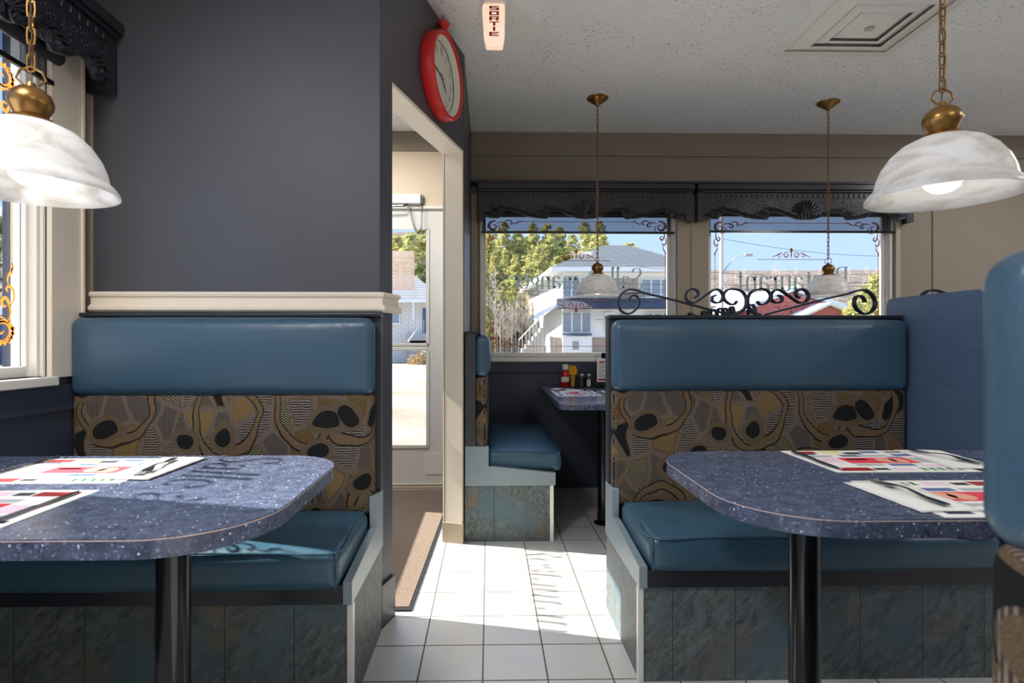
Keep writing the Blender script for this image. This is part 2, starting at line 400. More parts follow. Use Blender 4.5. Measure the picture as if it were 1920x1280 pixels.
    def build(s, name, mats, parent=None, smooth=False, bevel=0, angle=35):
        me = bpy.data.meshes.new(name); me.from_pydata(s.v, [], s.f)
        mats = mats if isinstance(mats, (list, tuple)) else [mats]
        for m in mats: me.materials.append(M[m])
        if len(mats) > 1: me.polygons.foreach_set('material_index', s.mi)
        bm = bmesh.new(); bm.from_mesh(me); bmesh.ops.recalc_face_normals(bm, faces=bm.faces); bm.to_mesh(me); bm.free()
        if smooth:
            me.polygons.foreach_set('use_smooth', [True]*len(me.polygons)); me.set_sharp_from_angle(angle=math.radians(angle))
        o = bpy.data.objects.new(name, me); C.objects.link(o)
        if parent: o.parent = parent
        if bevel:
            b = o.modifiers.new('bevel', 'BEVEL'); b.width = bevel; b.segments = 2; b.limit_method = 'ANGLE'
        return o

def tag(o, label=None, cat=None, group=None, kind=None):
    if label: o['label'] = label
    if cat: o['category'] = cat
    if group: o['group'] = group
    if kind: o['kind'] = kind
    return o
def empty(name, loc, rz=0, label=None, cat=None, group=None):
    o = bpy.data.objects.new(name, None); C.objects.link(o); o.location = loc; o.rotation_euler = (0, 0, rz); o.empty_display_size = .05
    return tag(o, label, cat, group)
def kids(o): return [c for c in C.objects if c.parent == o]
def copy_tree(o, parent=None, label=None, loc=None, rz=None):
    c = o.copy(); C.objects.link(c)
    if parent: c.parent = parent
    if label: c['label'] = label
    if loc is not None: c.location = loc
    if rz is not None: c.rotation_euler.z = rz
    for ch in kids(o):
        if ch is not c: copy_tree(ch, c)
    return c
def struct(o): o['kind'] = 'structure'; return o
def smooth_pts(P, k=6):
    out = []; n = len(P)
    for i in range(n-1):
        p0 = P[max(i-1, 0)]; p1 = P[i]; p2 = P[i+1]; p3 = P[min(i+2, n-1)]
        for j in range(k):
            t = j/k
            out.append(tuple(.5*((2*b)+(-a+c)*t+(2*a-5*b+4*c-d)*t*t+(-a+3*b-3*c+d)*t**3) for a, b, c, d in zip(p0, p1, p2, p3)))
    out.append(tuple(P[-1])); return out

# ------------------------------------------------------------------ the shell of the room
H = 2.55; BY = 4.01; LX = -1.45; RX = 5.2; RY = -3.6
b = MB().box(LX-.2, RX+.15, RY-.15, BY+.15, -.12, 0); struct(b.build('floor', 'floor_tile'))
b = MB().box(LX-.2, RX+.15, RY-.15, BY+.15, H, H+.12); struct(b.build('ceiling', 'ceiling'))

def wall_x(mb, x0, x1, y0, y1, opens, z0=0, z1=H):     # wall running along y with openings (ya, yb, za, zb)
    cur = y0
    for (a, b_, za, zb) in sorted(opens):
        if a > cur: mb.box(x0, x1, cur, a, z0, z1)
        if za > z0: mb.box(x0, x1, a, b_, z0, za)
        if zb < z1: mb.box(x0, x1, a, b_, zb, z1)
        cur = b_
    if cur < y1: mb.box(x0, x1, cur, y1, z0, z1)
def wall_y(mb, y0, y1, x0, x1, opens, z0=0, z1=H):
    cur = x0
    for (a, b_, za, zb) in sorted(opens):
        if a > cur: mb.box(cur, a, y0, y1, z0, z1)
        if za > z0: mb.box(a, b_, y0, y1, z0, za)
        if zb < z1: mb.box(a, b_, y0, y1, zb, z1)
        cur = b_
    if cur < x1: mb.box(cur, x1, y0, y1, z0, z1)

SILL = .935; WT = 2.06
# left wall: navy below the sill, cream above
mb = MB(); wall_x(mb, LX-.14, LX, RY, 2.05, [(-3.0, -.7, SILL, WT), (-.3, .98, SILL, WT), (1.28, 1.855, SILL, WT)], 0, H)  # the two nearer openings are unseen, added for sky light and bounce
mb.k = 1; wall_x(mb, LX-.14, LX, 2.05, BY, [(2.24, 3.72, SILL, 1.99)], 0, H)
struct(mb.build('wall_left', ['dark_paint', 'lit_taupe_paint']))
struct(MB().box(LX-.001, LX+.012, .6, 2.04, .06, SILL-.03).box(LX-.001, LX+.02, .6, 2.04, .82, .835).build('trim_1', 'navy_paint'))
# rear and right walls (behind the viewer and far right), openings added for fill
mb = MB(); wall_y(mb, RY-.14, RY, LX, RX, [(2.6, 4.2, .9, 2.0)]); struct(mb.build('wall_rear', 'taupe_paint'))
mb = MB(); wall_x(mb, RX, RX+.14, RY, BY, [(.6, 3.2, .9, 2.2)]); struct(mb.build('wall_right', 'taupe_paint'))
# back wall
W1 = (wx(900, 4.05), wx(1266, 4.05)); W2 = (wx(1325, 4.05), wx(1676, 4.05))
DX0, DX1 = -1.22, -.30
mb = MB(); wall_y(mb, BY, BY+.14, LX-.14, -.13, [(DX0, DX1, 0, wz(388, 4.03))], 0, H)
mb.k = 1; wall_y(mb, BY, BY+.14, -.13, RX, [(W1[0], W1[1], SILL, WT), (W2[0], W2[1], SILL, WT)], 0, H)
struct(mb.build('wall_back', ['lit_taupe_paint', 'taupe_paint']))
# wainscot under the back windows
struct(MB().box(-.13, W2[1]+.3, BY-.012, BY, 0, wz(700, 4)).box(-.13, W2[1]+.3, BY-.020, BY, wz(699, 4), SILL-.028).build('baseboard_back', 'navy_paint', bevel=.002))
struct(MB().box(W2[1]+.3, RX, BY-.012, BY, 0, .8).build('trim_2', 'navy_paint'))
# boards and seams above the windows
mb = MB(); mb.box(-.13, RX, BY-.016, BY, wz(291, 4), H).box(LX, -.24, BY-.016, BY, wz(284, 4), H); struct(mb.build('trim_3', ['taupe_paint'], bevel=.002))
for X_ in (wx(1706, 4), wx(1762, 4)): pass
struct(MB().box(wx(1690, 4), wx(1708, 4), BY-.01, BY, SILL, wz(350, 4)).box(wx(1762, 4), RX, BY-.008, BY, .8, wz(292, 4)).build('trim_4', 'taupe_paint', bevel=.001))
# dark front wall to the left of the aisle (faces the viewer)
WF = 2.05
struct(MB().box(LX, -.40, WF, WF+.11, 0, H).build('wall_front_left', 'dark_paint'))
struct(MB().box(LX, wx(178, 2.03), WF-.012, WF, .95, 1.95).build('trim_5', 'mullion_paint'))
# slanted wall with the doorway; outer face from P0 to P1
P0 = Vector((-.40, 2.05)); P1 = Vector((-.13, 2.93)); dv = (P1-P0).normalized(); nv = Vector((-dv.y, dv.x))
Lw = (P1-P0).length; TH = .105
def slab(mb, s0, s1, z0, z1, o0=0., o1=TH):
    q = [P0+dv*s0+nv*o0, P0+dv*s1+nv*o0, P0+dv*s1+nv*o1, P0+dv*s0+nv*o1]
    mb.prism([(p.x, p.y) for p in q], z0, z1, 'z')
mb = MB(); slab(mb, 0, .10, 0, H); slab(mb, .10, Lw-.006, 2.045, H); slab(mb, Lw-.012, Lw, 0, H, 0, TH)
struct(mb.build('wall_clock', 'dark_paint'))
# cream lining of the doorway: jamb post and lintel soffit
mb = MB(); slab(mb, Lw-.03, Lw-.011, .1, 2.045, .001, TH+.004); slab(mb, .10, Lw-.03, 2.03, 2.0455, .001, TH+.004); slab(mb, .1, .104, 0, 2.03, .012, TH+.004)
struct(mb.build('trim_6', 'cream_trim'))
mb = MB(); slab(mb, Lw-.034, Lw-.0105, 0, .105, -.004, TH+.006); struct(mb.build('trim_7', 'mullion_paint', bevel=.002))
mb = MB(); slab(mb, -.006, .104, 0, .16, -.012, 0.001); struct(mb.build('baseboard_left', 'charcoal_paint', bevel=.003))
# partition between vestibule and back booth
struct(MB().box(-.235, -.13, 2.93, BY, 0, H).build('wall_partition', 'charcoal_paint'))
# chair rail, wraps the corner
prof = [(0, 1.156), (.026, 1.156), (.034, 1.163), (.034, 1.172), (.026, 1.18), (.018, 1.185), (.018, 1.208), (.027, 1.213), (.030, 1.220), (.022, 1.229), (0, 1.231)]
mb = MB(); cor = P0+Vector((0, 0)); n_out = -nv
seq = [((LX+.02, WF), (0, -1)), ((-.40, WF), None), ((P0+dv*.115).to_tuple(), (n_out.x, n_out.y))]
bis = (Vector((0, -1))+n_out).normalized(); bis = bis/ bis.dot(Vector((0, -1)))
vs = []
for (p, nn) in seq:
    d = Vector(nn) if nn else bis
    for o_, z in prof: vs.append((p[0]+d.x*o_, p[1]+d.y*o_, z))
n = len(prof); fs = [(k*n+i, (k+1)*n+i, (k+1)*n+i+1, k*n+i+1) for k in range(2) for i in range(n-1)]+[tuple(range(n)), tuple(range(3*n-1, 2*n-1, -1))]
struct(mb.add(vs, fs).build('trim_8', 'cream_trim'))

# ------------------------------------------------------------------ windows
def window_y(num, x0, x1, z0, z1, y):      # window in the back wall
    fr = MB(); f = .03; yy0, yy1 = y+.02, y+.075
    fr.box(x0, x0+f, yy0, yy1, z0, z1).box(x1-f, x1, yy0, yy1, z0, z1).box(x0+f, x1-f, yy0, yy1, z0, z0+.035).box(x0+f, x1-f, yy0, yy1, z1-f, z1)
    fr.box(x0-.0, x0+.012, y-.005, yy0, z0, z1).box(x1-.02, x1, y-.005, yy0, z0, z1)
    fr.box(x0+f, x0+f+.012, yy0+.015, yy1-.01, z0+.035, z1-f).box(x1-f-.02, x1-f, yy0+.015, yy1-.01, z0+.035, z1-f)
    w = struct(fr.build('window_%d' % num, 'white_trim', bevel=.003))
    MB().box(x0+f, x1-f, y+.045, y+.049, z0+.03, z1-f).build('pane', 'window_glass', w)
    MB().box(x0-.03, x1+.03, y-.03, y+.02, z0-.03, z0).build('window_sill', 'white_trim', w, bevel=.004)
    return w
window_y(1, W1[0], W1[1], SILL, WT, BY)
window_y(2, W2[0], W2[1], SILL, WT, BY)
def window_x(num, y0, y1, z0, z1, x):      # window in the left wall
    fr = MB(); f = .035; a, b_ = x-.085, x-.035
    fr.box(a, b_, y0, y0+f, z0, z1).box(a, b_, y1-f, y1, z0, z1).box(a, b_, y0+f, y1-f, z0, z0+.035).box(a, b_, y0+f, y1-f, z1-f, z1)
    fr.box(b_, x+.0, y1-.012, y1, z0, z1).box(b_-.006, x-.01, y1-.024, y1-.012, z0, z1).box(b_, x, y0, y0+.012, z0, z1)
    w = struct(fr.build('window_%d' % num, 'white_trim', bevel=.003))
    MB().box(x-.055, x-.051, y0+f, y1-f, z0+.03, z1-f).build('pane', 'window_glass', w)
    MB().box(b_, x+.03, y0-.02, y1+.02, z0-.03, z0).build('window_sill', 'white_trim', w, bevel=.004)
    return w
window_x(3, 1.28, 1.855, SILL, WT, LX)
window_x(4, 2.24, 3.72, SILL, 1.99, LX)
# casing boards beside the left window
struct(MB().box(LX, LX+.018, 1.856, 2.0, SILL-.005, 2.1).box(LX+.018, LX+.026, 1.985, 2.0, SILL-.005, 2.1).box(LX, LX+.018, 1.16, 1.279, SILL-.005, 2.1).build('trim_9', 'cream_trim', bevel=.003))
# posts between and beside the back windows
struct(MB().box(W1[1]+.0, W2[0]-.0, BY-.03, BY, SILL, 2.1).box(W1[1]+.1, W1[1]+.135, BY-.036, BY-.03, SILL, 2.1).build('trim_10', 'mullion_paint', bevel=.003))
struct(MB().box(-.128, W1[0]-.02, BY-.03, BY, SILL, 2.1).build('trim_11', 'mullion_paint', bevel=.003))
struct(MB().box(W2[1]+.004, W2[1]+.04, BY-.03, BY, SILL, 2.1).build('trim_12', 'mullion_paint', bevel=.003))

# ------------------------------------------------------------------ valances
def scallop(u):     # lower edge of a carved valance, u 0..1
    pts = [(0, .012), (.02, 0), (.05, .002), (.075, .028), (.11, .048), (.16, .038), (.21, .010), (.26, .0), (.285, -.002), (.30, .02), (.33, .045), (.37, .044), (.42, .018), (.46, 0), (.5, -.004)]
    if u > .5: u = 1-u
    for (a, za), (b_, zb) in zip(pts, pts[1:]):
        if a <= u <= b_:
            t = (u-a)/(b_-a); t = t*t*(3-2*t); return za+(zb-za)*t
    return 0
def valance(name, label, L, mat='black_wood'):
    # local: x along, face towards -y, z 0 = bottom, top .245
    root = empty(name, (0, 0, 0), 0, label, 'valance', 'carved window valances')
    n = 90; e0 = .05
    low = [(e0+(L-2*e0)*i/n, scallop(i/n)+.004) for i in range(n+1)]
    poly = [(0, -.01), (e0, -.01)]+low+[(L-e0, -.01), (L, -.01), (L, .205), (0, .205)]
    mb = MB()
    # strips so the concave face stays clean
    for i in range(n):
        (xa, za), (xb, zb) = low[i], low[i+1]; mb.prism([(xa, za), (xb, zb), (xb, .205), (xa, .205)], 0, .018)
    mb.box(0, e0, -.004, .018, -.012, .205).box(L-e0, L, -.004, .018, -.012, .205)
    mb.build('carved_board', mat, root)
    MB().box(-.005, L+.005, -.03, .09, .205, .245).box(-.002, L+.002, -.018, .018, .190, .205).build('cornice', mat, root, bevel=.004)
    MB().box(0, .016, .018, .088, -.012, .205).build('side_return', mat, root); MB().box(L-.016, L, .018, .088, -.012, .205).build('side_return', mat, root)
    mb = MB(); k = int((L-.1)/.036)
    for i in range(k):
        x = .06+i*(L-.12)/(k-1); mb.pillow(x-.008, x+.008, -.008, .004, .155, .182, .004, nseg=2)
    mb.box(.05, L-.05, -.003, .002, .150, .187)
    mb.build('dentil_row', mat, root, smooth=True)
    mb = MB(); rnd = random.Random(5)
    def leaf(x, z, ang, ln, w, curl):
        pts = []; a = ang; px, pz = x, z
        for j in range(8):
            pts.append((px, -.002-.007*math.sin(PI*j/7), pz)); px += math.cos(a)*ln/7; pz += math.sin(a)*ln/7; a += curl/7
        mb.tube(pts, lambda t: w*(.25+.9*math.sin(PI*min(1, t*.9+.1))), 6)
    for sgn in (1, -1):
        for (u0, u1, kk) in ((.04, .27, 15), (.28, .48, 13)):
            for i in range(kk):
                u = u0+(u1-u0)*i/(kk-1); X = e0+(L-2*e0)*u; Z = scallop(u)+.012
                if sgn < 0: X = L-X
                ln = .075-.04*i/kk+.01*rnd.random()
                leaf(X, Z, PI/2+sgn*(.95-.5*i/kk), ln, .0052, sgn*(.9))
            # volute
            X = e0+(L-2*e0)*(u0+.015); Z = scallop(u0)+.028
            if sgn < 0: X = L-X
            for r0 in (.028, .019, .010):
                mb.tube([(X+sgn*r0*math.cos(t)*1., -.006, Z+r0*math.sin(t)*.95) for t in [q*.35 for q in range(-2, 17)]], .0042, 6)
            run = []
            for i in range(22):
                u = u0+(u1-u0)*i/21; XX = e0+(L-2*e0)*u
                run.append((XX if sgn > 0 else L-XX, -.004, scallop(u)+.009))
            mb.tube(run, .0048, 6)
    for i in range(11):      # middle shell
        a = math.radians(20+140*i/10); pts = [(L/2+math.cos(a)*r, -.004-.006*math.sin(PI*r/.11), .03+math.sin(a)*r) for r in [.012+.012*j for j in range(9)]]
        mb.tube(pts, lambda t: .003+.0035*t, 6)
    for sgn in (1, -1):
        mb.tube([(L/2+sgn*(.03+.02*math.cos(t)), -.006, .022+.017*math.sin(t)) for t in [q*.45 for q in range(0, 13)]], .0045, 6)
    for i in range(int(L*230)):
        x = .06+rnd.random()*(L-.12); u = (x-e0)/(L-2*e0); z = scallop(max(0, min(1, u)))+.04+rnd.random()*.08
        if z < .15: mb.pillow(x-.006, x+.006, -.002, .002, z-.004, z+.004, .002, nseg=1)
    mb.build('acanthus_relief', mat, root, smooth=True)
    return root
VZ = 1.912
v1x0, v1x1 = wx(897, 3.9), wx(1303, 3.9); v2x0, v2x1 = wx(1312, 3.9), wx(1727, 3.9)
v1 = valance('valance', 'black carved scalloped valance above the left back window, nearest the doorway post', v1x1-v1x0); v1.location = (v1x0, BY-.095, VZ)
v2 = valance('valance', 'black carved scalloped valance above the right back window lettered Restaurant', v2x1-v2x0); v2.location = (v2x0, BY-.095, VZ)
v3 = valance('valance', 'black carved scalloped valance at top left over the side window beside the dark wall', 2.04-1.12)
v3.rotation_euler.z = PI/2; v3.location = (LX+.10, 1.12, 1.95)
struct(MB().box(-.13, v2x1, BY-.125, BY, VZ+.246, VZ+.262).build('trim_13', 'black_wood', bevel=.003))

# roller screens
def screen(name, label, L, drop, loc, rz, side=1):
    root = empty(name, loc, rz, label, 'roller shade', 'roller shades under the valances')
    mb = MB(); mb.tube([(0, 0, 0), (L, 0, 0)], .022, 16); mb.build('roller_tube', 'rubber', root, smooth=True)
    MB().box(.01, L-.03, .021, .0215, -drop, 0).build('mesh_cloth', 'screen_mesh', root)
    MB().box(0, L, .014, .028, -drop-.014, -drop+.002).build('hem_bar', 'black_metal', root, bevel=.002)
    return root
screen('roller_shade', 'dark mesh roller shade lowered a hand deep in the left back window', W1[1]-W1[0]-.025, .075+.045, (W1[0]+.01, BY-.035, wz(434, 4.0)+.12), 0)
screen('roller_shade', 'dark mesh roller shade lowered a hand deep in the window lettered Restaurant', W2[1]-W2[0]-.0, .12, (W2[0]+.012, BY-.035, wz(431, 4.0)+.12), 0)
screen('roller_shade', 'dark mesh roller shade on its tube at top left in the side window', 1.86-1.28, .075, (LX+.035, 1.285, wz(160, 1.85)+.08), PI/2)

# ------------------------------------------------------------------ lettering and ornament on the panes
GL = {
 'S': (.60, [[(.50, .80), (.47, .93), (.33, 1.0), (.17, .95), (.11, .80), (.18, .64), (.34, .50), (.48, .36), (.50, .18), (.40, .04), (.24, 0), (.09, .05), (.05, .22)]]),
 'R': (.66, [[(.14, 1.0), (.14, 0)], [(.04, 1.0), (.3, 1.0), (.46, .93), (.5, .76), (.42, .60), (.28, .53), (.14, .53)], [(.28, .53), (.42, .28), (.54, .04), (.64, 0)], [(.04, 0), (.24, 0)]]),
 'a': (.50, [[(.09, .47), (.13, .56), (.23, .61), (.34, .57), (.375, .44), (.375, .10), (.41, .02), (.47, .02)], [(.375, .36), (.22, .32), (.08, .23), (.07, .10), (.15, .01), (.26, .02), (.375, .13)]]),
 'l': (.26, [[(.13, 1.06), (.13, 0)], [(.03, 1.0), (.13, 1.05)], [(.03, 0), (.23, 0)]]),
 'e': (.48, [[(.07, .35), (.42, .35), (.40, .50), (.31, .60), (.20, .60), (.09, .50), (.06, .30), (.10, .12), (.22, .01), (.34, .02), (.43, .13)]]),
 'r': (.36, [[(.12, .60), (.12, 0)], [(.03, .58), (.12, .60)], [(.12, .44), (.2, .57), (.32, .60), (.33, .52)], [(.03, 0), (.21, 0)]]),
 's': (.38, [[(.31, .48), (.27, .59), (.18, .61), (.08, .55), (.08, .43), (.18, .34), (.30, .24), (.32, .11), (.24, .01), (.13, .0), (.06, .06), (.05, .15)]]),
 't': (.34, [[(.15, .80), (.15, .12), (.20, .01), (.30, .05)], [(.03, .58), (.30, .58)]]),
 'u': (.56, [[(.11, .60), (.11, .15), (.18, .02), (.29, .02), (.42, .14)], [(.42, .60), (.42, 0), (.51, .0)], [(.02, .58), (.11, .60)], [(.33, .58), (.42, .60)]]),
 'n': (.56, [[(.11, .60), (.11, 0)], [(.02, .58), (.11, .60)], [(.11, .44), (.22, .58), (.34, .60), (.42, .48), (.42, 0)], [(.03, 0), (.20, 0)], [(.34, 0), (.51, 0)]]),
 'm': (.84, [[(.11, .60), (.11, 0)], [(.02, .58), (.11, .60)], [(.11, .44), (.2, .58), (.31, .60), (.39, .48), (.39, 0)], [(.39, .44), (.48, .58), (.59, .60), (.68, .48), (.68, 0)], [(.03, 0), (.19, 0)], [(.32, 0), (.47, 0)], [(.61, 0), (.77, 0)]]),
 'g': (.50, [[(.22, .61), (.10, .54), (.08, .38), (.16, .24), (.28, .24), (.37, .36), (.36, .53), (.22, .61)], [(.36, .55), (.47, .61)], [(.16, .24), (.08, .14), (.16, .06), (.36, .02), (.43, -.10), (.36, -.24), (.18, -.28), (.06, -.20), (.07, -.08), (.16, .04)]]),
 ' ': (.28, []),
}
GL['à'] = (GL['a'][0], GL['a'][1]+[[(.12, .88), (.27, .70)]])
def ribbon(mb, pts, wf, fn):      # flat vinyl strip; fn maps (u, v, side) into 3D
    n = len(pts); vs = []; fs = []
    for i, p in enumerate(pts):
        a = pts[max(i-1, 0)]; b_ = pts[min(i+1, n-1)]; dx, dy = b_[0]-a[0], b_[1]-a[1]; L = math.hypot(dx, dy) or 1; dx /= L; dy /= L
        w = wf(i/(n-1), dx, dy)/2
        for sd_ in (0, 1):
            vs += [fn(p[0]-dy*w, p[1]+dx*w, sd_), fn(p[0]+dy*w, p[1]-dx*w, sd_)]
    for i in range(n-1):
        k = i*4; fs += [(k, k+1, k+5, k+4)]
    mb.add(vs, fs)
def write(mb, text, h, length, fn, u0, v0):
    tot = sum(GL[c][0] for c in text); sx = length/tot; u = u0
    for c in text:
        adv, st = GL[c]
        for s_ in st:
            pts = smooth_pts(s_, 6) if len(s_) > 2 else [tuple(s_[0][k]+(s_[1][k]-s_[0][k])*t/4 for k in (0, 1)) for t in range(5)]
            pts = [(u+x*sx, v0+y*h) for x, y in pts]
            ribbon(mb, pts, lambda t, dx, dy: h*(.028+.085*abs(dy)**1.5), fn)
        u += adv*sx
def spiral(cx, cy, r0, r1, a0, a1, n=22): return [(cx+(r0+(r1-r0)*t/n)*math.cos(a0+(a1-a0)*t/n), cy+(r0+(r1-r0)*t/n)*math.sin(a0+(a1-a0)*t/n)) for t in range(n+1)]
def taper(w): return lambda t, dx, dy: w*(.18+math.sin(PI*min(1, max(0, t*.92+.04))))
def corner(mb, u, v, su, sv, s, fn):
    def add(pts, w): ribbon(mb, [(u+su*x*s, v+sv*y*s) for x, y in pts], taper(w*s), fn)
    add(spiral(.032, .032, .030, .006, PI*1.5, -PI*.9), .007)
    add(spiral(.030, .032, .038, .018, PI*1.35, PI*.2), .008)
    for k in range(6):
        a = PI*(.95+.12*k); add([(.03+math.cos(a)*r, .03+math.sin(a)*r) for r in (.026, .034, .042)], .011)
    for ax in (0, 1):
        def sw(P): return P if ax == 0 else [(y, x) for x, y in P]
        add(sw(smooth_pts([(.05, .012), (.075, .004), (.10, .008), (.118, .020), (.108, .032), (.094, .026), (.098, .016)])), .008)
        add(sw(smooth_pts([(.095, .008), (.115, -.006), (.14, -.004), (.15, .008), (.142, .018), (.134, .012)])), .007)
        add(sw(smooth_pts([(.15, .010), (.17, .014), (.19, .004), (.205, -.004), (.215, .002)])), .006)
        add(sw(smooth_pts([(.06, .02), (.068, .045), (.062, .07)])), .005)
def fleuron(mb, u, v, s, fn, dn=1):
    def add(pts, w): ribbon(mb, [(u+x*s, v+dn*y*s) for x, y in pts], taper(w*s), fn)
    add([(0, .0), (0, .02), (0, .045)], .008); add([(0, .036), (0, .052), (0, .068)], .020)
    for k in (1, -1):
        add([(k*x, y) for x, y in spiral(.032, .020, .024, .004, PI*.9, -PI*1.9)], .006)
        add([(k*x, y) for x, y in spiral(.078, .014, .014, .003, PI*.9, -PI*1.7)], .004)
        add([(k*x, y) for x, y in smooth_pts([(.05, .028), (.07, .034), (.095, .020), (.115, .012), (.13, .0)])], .005)
def thin(mb, a, b_, w, fn): ribbon(mb, [(a[0]+(b_[0]-a[0])*t/4, a[1]+(b_[1]-a[1])*t/4) for t in range(5)], lambda t, dx, dy: w, fn)

def decal_set(win, x0, x1, z0, z1, fn, text, h, tu0, tlen, base, cu, nm, orn='brown_vinyl', lines=True):
    ow = bpy.data.objects
    mb = MB(); write(mb, text, h, tlen, fn, tu0, base)
    tag(mb.build('window_lettering', 'grey_vinyl'), nm[0], 'lettering', 'vinyl lettering on the panes')
    mb = MB(); s = 1.12; w = .004
    a0, a1, b0, b1 = x0+.045, x1-.045, z0+.05, z1-.03
    corner(mb, a0, b1, 1, -1, s, fn); corner(mb, a1, b1, -1, -1, s, fn); corner(mb, a0, b0, 1, 1, s, fn); corner(mb, a1, b0, -1, 1, s, fn)
    thin(mb, (a0+.22, b1), (a1-.22, b1), w, fn); thin(mb, (a0+.22, b0), (a1-.22, b0), w, fn)
    thin(mb, (a0, b0+.22), (a0, b1-.22), w, fn); thin(mb, (a1, b0+.22), (a1, b1-.22), w, fn)
    fleuron(mb, cu, base+h+.065, 1.1, fn); thin(mb, (cu-.25, base+h+.055), (cu+.25, base+h+.055), w, fn)
    fleuron(mb, cu, base-.10, 1.1, fn, -1); thin(mb, (cu-.25, base-.085), (cu+.25, base-.085), w, fn)
    tag(mb.build('window_ornament', orn), nm[1], 'window decal', 'scrollwork decals on the panes')
GY = BY+.044
def fn_back(flip):
    return lambda u, v, sd_: (flip-u, GY-.0012*sd_-.0002, v)
# u runs leftwards (the lettering is read from the street)
sx0 = wx(1207, 4.05)
decal_set(1, sx0-W1[1]+.02, sx0-W1[0]-.02, SILL+.03, wz(407, 4.05), fn_back(sx0), 'Salle à manger', .150, 0, .955, wz(541, 4.05), sx0-wx(1081, 4.05),
          ('grey serif lettering Salle à manger, mirrored, on the left back window', 'brown scrollwork border with corner flourishes on the left back window'))
rx0 = wx(1601, 4.05)
decal_set(2, rx0-W2[1]+.03, rx0-W2[0]-.03, SILL+.03, wz(408, 4.05), fn_back(rx0), 'Restaurant', .175, 0, .84, wz(544, 4.05), rx0-wx(1490, 4.05),
          ('grey serif lettering Restaurant, mirrored, on the right back window', 'dark scrollwork border with corner flourishes on the right back window'))
gx = LX-.0505
def fn_left(y0): return lambda u, v, sd_: (gx+.0012*sd_+.0002, y0-u, v)
mb = MB(); write(mb, 'Salle à', .155, .46, fn_left(1.75), 0, 1.43)
tag(mb.build('window_lettering', 'grey_vinyl'), 'grey lettering on the far left side window that casts shadows on the table', 'lettering', 'vinyl lettering on the panes')
mb = MB(); fl = fn_left(1.785); corner(mb, 0, 1.90, 1, -1, 1.15, fl); corner(mb, 0, 1.05, 1, 1, 1.15, fl); thin(mb, (0, 1.26), (0, 1.70), .005, fl)
tag(mb.build('window_ornament', 'orange_vinyl'), 'orange scrollwork border on the side window at the far left', 'window decal', 'scrollwork decals on the panes')
mb = MB(); write(mb, 'Restaurant', .17, .90, fn_left(3.24), 0, 1.50)
tag(mb.build('window_lettering', 'grey_vinyl'), 'grey lettering on the entry side window, seen only by its shadow on the floor tiles', 'lettering', 'vinyl lettering on the panes')

# ------------------------------------------------------------------ entrance door
dz = wz(388, 4.03)
fr = MB(); fr.box(DX0, DX0+.02, BY-.01, BY+.1, 0, dz).box(DX1-.02, DX1, BY-.01, BY+.1, 0, dz).box(DX0+.02, DX1-.02, BY-.01, BY+.1, dz-.02, dz)
fr = struct(fr.build('trim_14', 'white_trim', bevel=.003))
GX1 = wx(803, 4.05); gz0, gz1, gm = wz(835, 4.05), wz(430, 4.05), wz(650, 4.05)
dl = MB(); a, b_ = DX0+.022, DX1-.022; y0, y1 = BY+.02, BY+.062
dl.box(GX1, b_, y0, y1, .015, dz-.022).box(a, a+.12, y0, y1, .015, dz-.022).box(a+.12, GX1, y0, y1, .015, gz0).box(a+.12, GX1, y0, y1, gz1, dz-.022).box(a+.12, GX1, y0-.004, y1, gm-.018, gm+.018)
for (q0, q1) in ((gz0, gm-.018), (gm+.018, gz1)):
    dl.box(GX1-.012, GX1+.012, y0-.008, y0, q0, q1).box(a+.11, GX1, y0-.008, y0, q0-.012, q0+.01).box(a+.11, GX1, y0-.008, y0, q1-.01, q1+.012)
door = struct(dl.build('door_1', 'white_plastic', bevel=.002))
MB().box(a+.12, GX1, y0+.015, y0+.02, gz0, gz1).build('pane', 'window_glass', door)
MB().box(a+.02, a+.05, y0-.04, y0, .95, 1.1).tube([(a+.035, y0-.03, 1.02), (a+.12, y0-.05, 1.02)], .008).build('door_handle', 'steel', door)
MB().box(a, b_, y0-.006, y0, .02, .03).box(b_-.14, b_-.02, y0-.004, y0, gz0-.2, gz0-.05).build('kick_panel', 'white_trim', door)
struct(MB().box(DX0, DX1, BY-.03, BY+.14, 0, .014).build('trim_15', 'mullion_paint', bevel=.003))
t = empty('door_closer', (wx(765, 3.98), BY, wz(375, 3.98)), 0, 'white door closer with arm above the glazed entrance door', 'door closer')
MB().box(-.30, wx(790, 3.98)-wx(765, 3.98), -.05, 0.01, -.03, .04).build('housing', 'white_plastic', t, bevel=.006)
MB().box(.088, .108, -.03, .01, -.03, .035).build('end_bracket', 'steel', t)
MB().tube([(.0, -.03, -.035), (-.03, -.06, -.05), (-.3, -.07, -.06)], .007).build('closer_arm', 'steel', t)
mb = MB()
pts = [(.02, -.03, -.06), (.03, -.03, -.13), (.05, -.03, -.2), (.075, -.03, -.235), (.095, -.03, -.2), (.10, -.03, -.12), (.102, -.03, -.05)]
pp = smooth_pts(pts, 6)
for i, p in enumerate(pp):
    d = (0.006, 0, 0) if i % 2 else (0, .006, 0)
    mb.tube([(p[0]-d[0], p[1]-d[1], p[2]+.004), (p[0], p[1], p[2]+.009), (p[0]+d[0], p[1]+d[1], p[2]+.004), (p[0]+d[0], p[1]+d[1], p[2]-.006), (p[0], p[1], p[2]-.011), (p[0]-d[0], p[1]-d[1], p[2]-.006), (p[0]-d[0], p[1]-d[1], p[2]+.004)], .0014, 4)
mb.build('safety_chain', 'steel', t)
